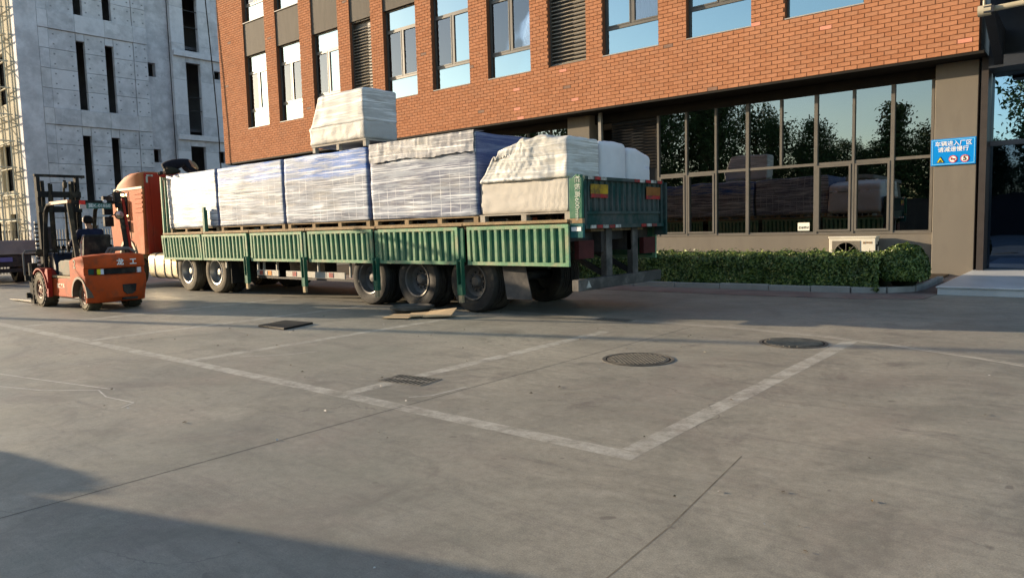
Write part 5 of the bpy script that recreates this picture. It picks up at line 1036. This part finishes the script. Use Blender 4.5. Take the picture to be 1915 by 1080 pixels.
def fwheel(x, y, s, R, W, lugs):
    Wl = sub('wheel', FK); q = MB(); ri = R * .52
    q.lathe((x, y, R - .004), [(r, o * s) for r, o in [(ri, .03), (ri + .015, .01), (R * .82, 0), (R * .93, .02), (R * .955, .05), (R * .955, W - .05), (R * .82, W), (ri, W - .03), (ri, .03)]], 40, caps=False)
    for k in range(lugs):
        a = 2 * PI * k / lugs
        for u0, u1, da in ((.006, W * .52, .10), (W * .48, W - .006, -.10)):
            p = lambda u, aa, r: (x + math.cos(aa) * r, y + u * s, R - .004 + math.sin(aa) * r); a0 = a + (PI / lugs if da < 0 else 0); w_ = .32 * 2 * PI / lugs; i = len(q.v)
            for r in (R * .93, R):
                q.v += [p(u0, a0 - w_, r), p(u1, a0 - w_ + da, r), p(u1, a0 + w_ + da, r), p(u0, a0 + w_, r)]
            q.f += [tuple(i + t for t in f) for f in ((4, 5, 6, 7), (0, 1, 5, 4), (1, 2, 6, 5), (2, 3, 7, 6), (3, 0, 4, 7))]; q.m += [0] * 5
    add('tyre', q, mat('lug_tyre', (.055, .048, .036), .8, .25, 5, .2, 40, dirt=(.17, .14, .085), ds=2.5, da=.75, dlo=.40, dhi=.62), Wl, 30)
    d = .05; q = MB(); q.lathe((x, y, R - .004), [(r, o * s) for r, o in [(ri + .008, .028), (ri - .005, .012), (ri - .025, .02), (ri - .04, d), (ri * .45, d + .01), (ri * .45, d - .02), (.02, d - .03)]], 32, caps=False)
    add('rim', q, mat('lug_rim', (.20, .085, .055), .6, .25, 6, dirt=(.14, .10, .07), ds=4, da=.7), Wl, 35)
    q = MB()
    for k in range(6): a = k * PI / 3 + .3; q.lathe((x + math.cos(a) * ri * .68, y, R - .004 + math.sin(a) * ri * .68), [(.026, (d + .012) * s), (.024, (d - .02) * s), (.001, (d - .022) * s)], 8)
    add('hub', q, mat('hub_dusty', (.30, .22, .17), .6), Wl, 35)
fwheel(-17.12, FC - .66, 1, .365, .27, 22); fwheel(-17.12, FC + .66, -1, .365, .27, 22); fwheel(-15.18, FC - .50, 1, .275, .25, 18); fwheel(-15.18, FC + .50, -1, .275, .25, 18)

# ------------------------------------------------------------------ people
def skin_mesh(name, chains, m, parent=None, sub_=2):
    """chains: lists of (point, radius); points shared between chains join up."""
    V = []; R = []; E = []; idx = {}
    for ch in chains:
        pr = None
        for p, r in ch:
            k = tuple(round(c, 4) for c in p)
            if k not in idx: idx[k] = len(V); V.append(p); R.append(r)
            if pr is not None: E.append((pr, idx[k]))
            pr = idx[k]
    me = bpy.data.meshes.new(name); me.from_pydata(V, E, []); o = bpy.data.objects.new(name, me); col.objects.link(o)
    o.modifiers.new('skin', 'SKIN'); sv = me.skin_vertices[0].data
    for k, r in enumerate(R): sv[k].radius = (r, r); sv[k].use_root = (k == 0)
    s = o.modifiers.new('sub', 'SUBSURF'); s.levels = sub_; s.render_levels = sub_
    bpy.context.view_layer.update()
    m2 = bpy.data.meshes.new_from_object(o.evaluated_get(bpy.context.evaluated_depsgraph_get())); bpy.data.objects.remove(o)
    m2.name = name; m2.materials.clear(); m2.materials.append(m); m2.polygons.foreach_set('use_smooth', [True] * len(m2.polygons))
    return link(name, m2, parent)
M_skin = mat('skin', (.36, .20, .13), .55, .06); M_hair = mat('hair', (.012, .010, .009), .6)
def lerp(a, b, t): return tuple(a[k] + (b[k] - a[k]) * t for k in range(3))
def person(label, loc, J, jacket, trousers, cap=None):
    """J: joints hip, chest, neck, head (centre), face (direction), sh, el, wr, hj, kn, an, toe as pairs (one per side)."""
    root = thing('person', label, 'person', loc); hip, chest, neck, head = J['hip'], J['chest'], J['neck'], J['head']; fd = Vector(J['face']).normalized(); upv = (Vector(head) - Vector(neck)).normalized()
    mid = lerp(hip, chest, .5); top = tuple(Vector(head) + upv * .075); ch = [[(hip, .115), (mid, .115), (chest, .125), (neck, .052), (tuple(Vector(head) - upv * .06), .07), (head, .092), (top, .07)], [(head, .092), (tuple(Vector(head) + fd * .06), .055)]]
    ja = [[(lerp(hip, chest, -.12), .15), (hip, .165), (mid, .17), (chest, .165), (lerp(chest, neck, .8), .075)]]; tr = [[(lerp(hip, chest, .1), .13), (hip, .14)]]
    for s in (0, 1):
        sh, el, wr, hj, kn, an, toe = (J[k][s] for k in ('sh', 'el', 'wr', 'hj', 'kn', 'an', 'toe'))
        ch.append([(chest, .125), (sh, .058), (el, .040), (wr, .026)]); ch.append([(hip, .115), (hj, .085), (kn, .055), (an, .036), (toe, .034)])
        ja.append([(chest, .165), (sh, .078), (el, .060), (lerp(el, wr, .88), .044)]); tr.append([(hip, .14), (hj, .105), (kn, .075), (lerp(kn, an, .92), .06)])
    skin_mesh('body', ch, M_skin, root); skin_mesh('jacket', ja, jacket, root); skin_mesh('trousers', tr, trousers, root)
    for s in (0, 1):
        wr, el, an, toe = J['wr'][s], J['el'][s], J['an'][s], J['toe'][s]; d = (Vector(wr) - Vector(el)).normalized(); side = d.cross(Vector((0, 0, 1))); side = side.normalized() if side.length > .1 else Vector((0, 1, 0)); dn = side.cross(d)
        if dn.z > 0: dn = -dn
        W0 = Vector(wr); hand = [[(tuple(W0), .024), (tuple(W0 + d * .05), .034), (tuple(W0 + d * .085), .030)]]
        for k, (o_, L_) in enumerate(((-.027, .062), (-.009, .075), (.009, .070), (.027, .055))):
            b0 = W0 + d * .085; hand.append([(tuple(W0 + d * .085), .030), (tuple(b0 + side * o_ + d * .012), .010), (tuple(b0 + side * o_ * 1.1 + d * L_ * .6 + dn * .018), .0095), (tuple(b0 + side * o_ * 1.1 + d * L_ * .85 + dn * .045), .008)])
        hand.append([(tuple(W0 + d * .05), .034), (tuple(W0 + d * .06 + side * .04), .012), (tuple(W0 + d * .095 + side * .055 + dn * .02), .010)])
        skin_mesh('hand', hand, M_skin, root, 1)
        skin_mesh('shoe', [[(tuple(Vector(an) + Vector((0, 0, -.01))), .05), (lerp(an, toe, .6), .047), (tuple(Vector(toe)), .038)]], M_black, root)
    q = MB(); H = Vector(head); R_ = fd.cross(upv).normalized(); q.lathe((0, 0, 0), [(.104 * math.cos(a), .104 * math.sin(a)) for a in [(-.25 + .125 * k) * PI / 1 for k in range(6)]], 18, 'z')
    M = Matrix(((R_.x, fd.x, upv.x, 0), (R_.y, fd.y, upv.y, 0), (R_.z, fd.z, upv.z, 0), (0, 0, 0, 1))); M.translation = H + upv * .015 - fd * .02
    me = q.mesh('hair', cap or M_hair, 60); me.transform(M); link('cap' if cap else 'hair', me, root)
    q = MB()
    for s in (-1, 1):
        q.lathe((s * .092, -.005, -.01), [(.001, -.008), (.028, -.004), (.028, .004), (.001, .008)], 10, 'x'); q.lathe((s * .034, .098, .012), [(.001, -.006), (.012, 0), (.001, .006)], 8, 'y', 1)
    q.prism([(-.014, -.025), (.014, -.025), (.005, .022), (-.005, .022)], .095, .122, 'y'); q.box(-.028, .028, .093, .104, -.058, -.050, 2)
    me = q.mesh('face', [M_skin, MATS['ink'], mat('lips', (.28, .10, .09), .5)]); M2 = M.copy(); M2.translation = H; me.transform(M2); link('face', me, root)
    return root
M_navy = mat('navy_cloth', (.014, .018, .040), .85, .2, 6, .3, 25); M_oliv = mat('olive_cloth', (.085, .075, .048), .85, .2, 6, .3, 25); M_blk = mat('black_cloth', (.014, .013, .018), .85, .2, 6, .3, 25)
x, y = -16.02, FC
person('driver in navy jacket seated on the forklift with back to the yard', (x, y, 1.08), dict(hip=(x + .08, y, 1.17), chest=(x + .0, y, 1.46), neck=(x - .03, y, 1.62), head=(x - .07, y, 1.76), face=(-1, -.1, 0),
    sh=[(x, y - .20, 1.52), (x, y + .20, 1.52)], el=[(x - .16, y - .30, 1.28), (x - .18, y + .27, 1.28)], wr=[(x - .46, y - .22, 1.30), (x - .50, y + .14, 1.36)],
    hj=[(x + .02, y - .10, 1.14), (x + .02, y + .10, 1.14)], kn=[(x - .42, y - .14, 1.16), (x - .42, y + .14, 1.16)], an=[(x - .55, y - .14, .76), (x - .55, y + .14, .76)], toe=[(x - .70, y - .14, .72), (x - .70, y + .14, .72)]), M_navy, M_oliv)
person('worker in black jacket bending low on top of the first pallet load beside the cab', (-18.6, 9.1, 2.97), dict(hip=(-18.72, 8.62, 3.14), chest=(-18.58, 8.98, 3.36), neck=(-18.52, 9.17, 3.33), head=(-18.49, 9.27, 3.24), face=(.25, .45, -.85),
    sh=[(-18.74, 9.06, 3.30), (-18.40, 9.02, 3.30)], el=[(-18.74, 9.16, 3.14), (-18.34, 9.10, 3.12)], wr=[(-18.66, 9.32, 3.02), (-18.36, 9.30, 3.02)],
    hj=[(-18.80, 8.66, 3.12), (-18.62, 8.62, 3.12)], kn=[(-18.70, 8.94, 3.06), (-18.48, 8.90, 3.06)], an=[(-18.88, 8.60, 3.04), (-18.66, 8.54, 3.04)], toe=[(-18.92, 8.50, 3.01), (-18.70, 8.44, 3.01)]), M_blk, mat('dark_olive_cloth', (.035, .032, .022), .85, .2, 6), mat('straw_cap', (.32, .27, .17), .8))

# ------------------------------------------------------------------ grey flatbed parked far behind
FT = thing('flatbed_truck', 'grey flatbed truck with drop boards parked behind the forklift near the fence', 'truck', (-30, 7.1, 0))
M_gb = mat('grey_board', (.20, .195, .20), .6, .15, 2, dirt=(.28, .26, .25), ds=1.5, da=.5)
q = MB(); q.box(-27.05, -27.0, 6.0, 8.12, .96, 1.40); add('rear_board', q, M_gb, FT, bevel=.01)
for z in (1.06, 1.2, 1.31): q = MB(); q.box(-26.999, -26.985, 6.05, 8.07, z, z + .025); add('board_rib', q, M_gb, FT)
for y in (6.0, 8.08): q = MB(); q.box(-33, -27.06, y, y + .04, .96, 1.40); add('side_board', q, M_gb, FT)
q = MB(); q.box(-33, -27.06, 6.05, 8.07, .90, .955); q.box(-33.5, -27.1, 6.5, 6.62, .6, .899); q.box(-33.5, -27.1, 7.5, 7.62, .6, .899); q.box(-27.09, -27.02, 6.1, 8.0, .38, .50); q.box(-27.12, -27.05, 6.2, 7.9, .55, .88); add('chassis', q, M_dark, FT)
q = MB(); q.box(-27.045, -27.02, 7.02, 7.36, .72, .86); add('number_plate', q, mat('plate_violet', (.12, .12, .30), .5, .1), FT)
for x, y, s in ((-28.4, 6.0, 1), (-28.4, 8.1, -1), (-32.5, 6.0, 1), (-32.5, 8.1, -1)): wheel(FT, x, y, s, M_rim, M_tyre, .1, .45, .35)
q = MB(); q.prism([(-36.2, .5), (-34.6, .5), (-34.6, 2.3), (-35.8, 2.3), (-36.2, 1.4)], 6.05, 8.05); add('cab', q, mat('cab_blue_grey', (.10, .12, .18), .4), FT, bevel=.06)
for y in (6.0, 8.07): q = MB(); q.box(-35.4, -34.8, y, y + .03, 1.5, 2.1); add('cab_window', q, M_black, FT)
wheel(FT, -35.3, 6.02, 1, M_rim, M_tyre, .1, .45, .25); wheel(FT, -35.3, 8.08, -1, M_rim, M_tyre, .1, .45, .25)

# ------------------------------------------------------------------ unseen pole added to throw the thin soft shadow across the yard
LP = thing('shadow_pole', 'unseen tall grey pole added to cast a thin shadow across the parking bays', 'shadow caster', (-34, -2.2, 0))
q = MB(); q.tube([(-34, -2.2, 0), (-34, -2.2, 10)], [.13, .09], 12); q.tube([(-34, -2.2, 9.8), (-33.2, -2.0, 10.3), (-32.4, -1.8, 10.35)], .05, 8); add('pole', q, M_guard, LP, 60)
q = MB(); q.box(-32.6, -31.8, -1.92, -1.68, 10.28, 10.42); add('pole_head', q, M_dark, LP, bevel=.03)
# ------------------------------------------------------------------ behind the camera: things added for shadow and dark reflections, and the mirrored trees
GH = thing('shade_block', 'unseen grey block added to cast the shadow across the near corner of the yard', 'building', (-11, -4, 0))  # stands out of view, added for its shadow alone
q = MB(); q.box(-12.5, -9.2, -7.4, -1.40, 0, 3.3); add('wall', q, M_rend, GH); q = MB(); q.box(-12.6, -9.1, -7.5, -1.28, 3.301, 3.5); add('roof', q, M_shell, GH)
q = MB(); q.box(-9.199, -9.17, -5.5, -4.0, 1.0, 2.3); add('window', q, G_lo, GH); q = MB(); q.box(-9.199, -9.15, -3.2, -2.3, .02, 2.2); add('door', q, M_dark, GH)
def sf2():
    u = random.uniform(0, 6.283); v = math.asin(random.uniform(-.9, 1)); d = Vector((math.cos(v) * math.cos(u), math.cos(v) * math.sin(u), math.sin(v))); rr_ = 1 - abs(random.gauss(0, .08))
    return ((-11 + d.x * .42 * rr_, -.74 + d.y * .40 * rr_, .70 + d.z * .62 * rr_), d)
s2 = thing('shade_shrub', 'unseen rounded green shrub added to shape the bump in the near shadow', 'shrub', (-11, -.70, 0)); add('foliage', leaf_mesh('foliage', hedge_pts(5200, sf2), M_leaf, .05), M_leaf, s2, kind='stuff')  # out of view, added to round off the tip of the shadow
q = MB(); q.lathe((-11, -.74, 0), [(.05, 0), (.05, .2), (.28, .35), (.30, .75), (.12, 1.02)], 12, 'z'); add('stem', q, M_twig, s2, 60)
BW = MB(); BW.box(-75, 14, -15.3, -15.0, 0, 2.5); BW.box(-75, 14, -15.36, -14.94, 2.501, 2.6); o = add('reflection_wall', BW, mat('reflection_dark', (.05, .048, .046), .95, .2, 1, dirt=(.03, .03, .03), ds=.6, da=.6), None); tag(o, 'unseen dark wall added across the yard to darken the low reflections in the ground floor glass', 'wall')  # unseen wall, added and kept dark so the low panes mirror little light
M_bark = mat('bark', (.09, .075, .06), .9, .3, 4, .4, 14); M_tl = [mat('poplar_leaf', (.070, .11, .04), .6, .35, 2), mat('poplar_leaf_dark', (.045, .075, .03), .6, .3, 2)]
def tree_meshes(kind, seed):
    random.seed(seed); H = 10.; pts = []; wood = MB(); wood.tube([(0, 0, 0), (.05, .03, 3), (-.04, .05, 6), (0, 0, H * .93)], [.20, .15, .10, .02], 8)
    nb = 46 if kind != 'fir' else 60
    for k in range(nb):
        t = (k + .5) / nb; z = 1.6 + t * (H - 1.9); a = k * 2.4 + random.uniform(-.4, .4)
        if kind == 'poplar': L_ = (.45 + 1.0 * math.sin(PI * min(1, t * 1.05)) ** .8) * random.uniform(.7, 1.15); up = 1.3
        elif kind == 'broad': L_ = (.8 + 2.0 * math.sin(PI * min(1, t * .98)) ** .7) * random.uniform(.7, 1.2); up = .55
        else: L_ = (2.7 * (1 - t) ** .8 + .15) * random.uniform(.85, 1.1); up = -.18
        e = Vector((math.cos(a) * L_, math.sin(a) * L_, z + L_ * up)); s = Vector((0, 0, z)); wood.tube([s, s.lerp(e, .5) + Vector((0, 0, .06)), e], [.045, .03, .01], 5)
        for j in range(int(90 + 60 * L_)):
            u = random.uniform(.25, 1.08); p = s.lerp(e, u); w_ = .16 + .22 * (1 - abs(u - .7)); pts.append((p + Vector((random.gauss(0, w_), random.gauss(0, w_), random.gauss(0, w_ * (.9 if kind != 'fir' else .3)))), (random.gauss(0, 1), random.gauss(0, 1), .5)))
    return wood.mesh('trunk', M_bark, 60), leaf_mesh('crown', pts, M_tl, .13).mesh('crown', M_tl)
TM = {k: tree_meshes(k, s) for k, s in (('poplar', 3), ('broad', 5), ('fir', 8))}
spots = [('broad', -44, -26, 1.38), ('broad', -39, -23, 1.32), ('poplar', -35.5, -26, 1.49), ('broad', -32.5, -22, 1.38), ('poplar', -29.5, -25, 1.44), ('poplar', -27, -23, 1.32), ('broad', -25, -27, 1.13), ('poplar', -22.4, -24, 0.96), ('poplar', -20.3, -25, 0.78), ('poplar', -18.6, -23, 0.92), ('broad', -16.9, -28, 0.63), ('poplar', -15.3, -25, 0.67), ('fir', -12.6, -23, 1.03), ('broad', -10.6, -26, 0.81), ('poplar', -8.2, -24, 0.74), ('poplar', -6.9, -26, 0.69), ('broad', -50, -24, 1.32), ('poplar', -56, -26, 1.44), ('poplar', -3.5, -21, 1.45), ('poplar', -6.6, -27, 0.62), ('broad', -5.7, -29, 0.52), ('broad', -0.5, -24, 1.0), ('broad', -58.5, -30.3, 0.78), ('broad', -55.2, -31.0, 0.72), ('broad', -51.6, -30.4, 0.66), ('broad', -49.4, -30.3, 0.72), ('broad', -45.2, -32.0, 0.72), ('broad', -42.2, -31.5, 0.82), ('broad', -38.8, -31.9, 0.63), ('broad', -36.2, -30.1, 0.71), ('broad', -33.6, -31.2, 0.63), ('broad', -30.5, -31.1, 0.73), ('broad', -27.4, -31.5, 0.68), ('broad', -24.0, -31.4, 0.63), ('broad', -20.3, -30.9, 0.76), ('broad', -18.1, -30.0, 0.81), ('broad', -15.1, -31.3, 0.78), ('broad', -11.2, -30.1, 0.72)]
kinds = {'poplar': 'slim upright leafy tree across the yard, mirrored in the glazing', 'broad': 'broad bushy tree across the yard, mirrored in the glazing', 'fir': 'layered conifer across the yard, mirrored in the end glazing pane'}
for k, x, y, s in spots:
    t = thing({'poplar': 'poplar_tree', 'broad': 'broadleaf_tree', 'fir': 'conifer_tree'}[k], kinds[k], 'tree', (x, y, 0), {'poplar': 'slim trees across the yard', 'broad': 'bushy trees across the yard', 'fir': 'conifers across the yard'}[k])
    a = random.uniform(0, 6.28)
    for me in TM[k]:
        o = bpy.data.objects.new(me.name, me); col.objects.link(o); o.parent = t; o.scale = (s, s, s); o.rotation_euler = (0, 0, a)
        if me.name.startswith('crown'): o['kind'] = 'stuff'
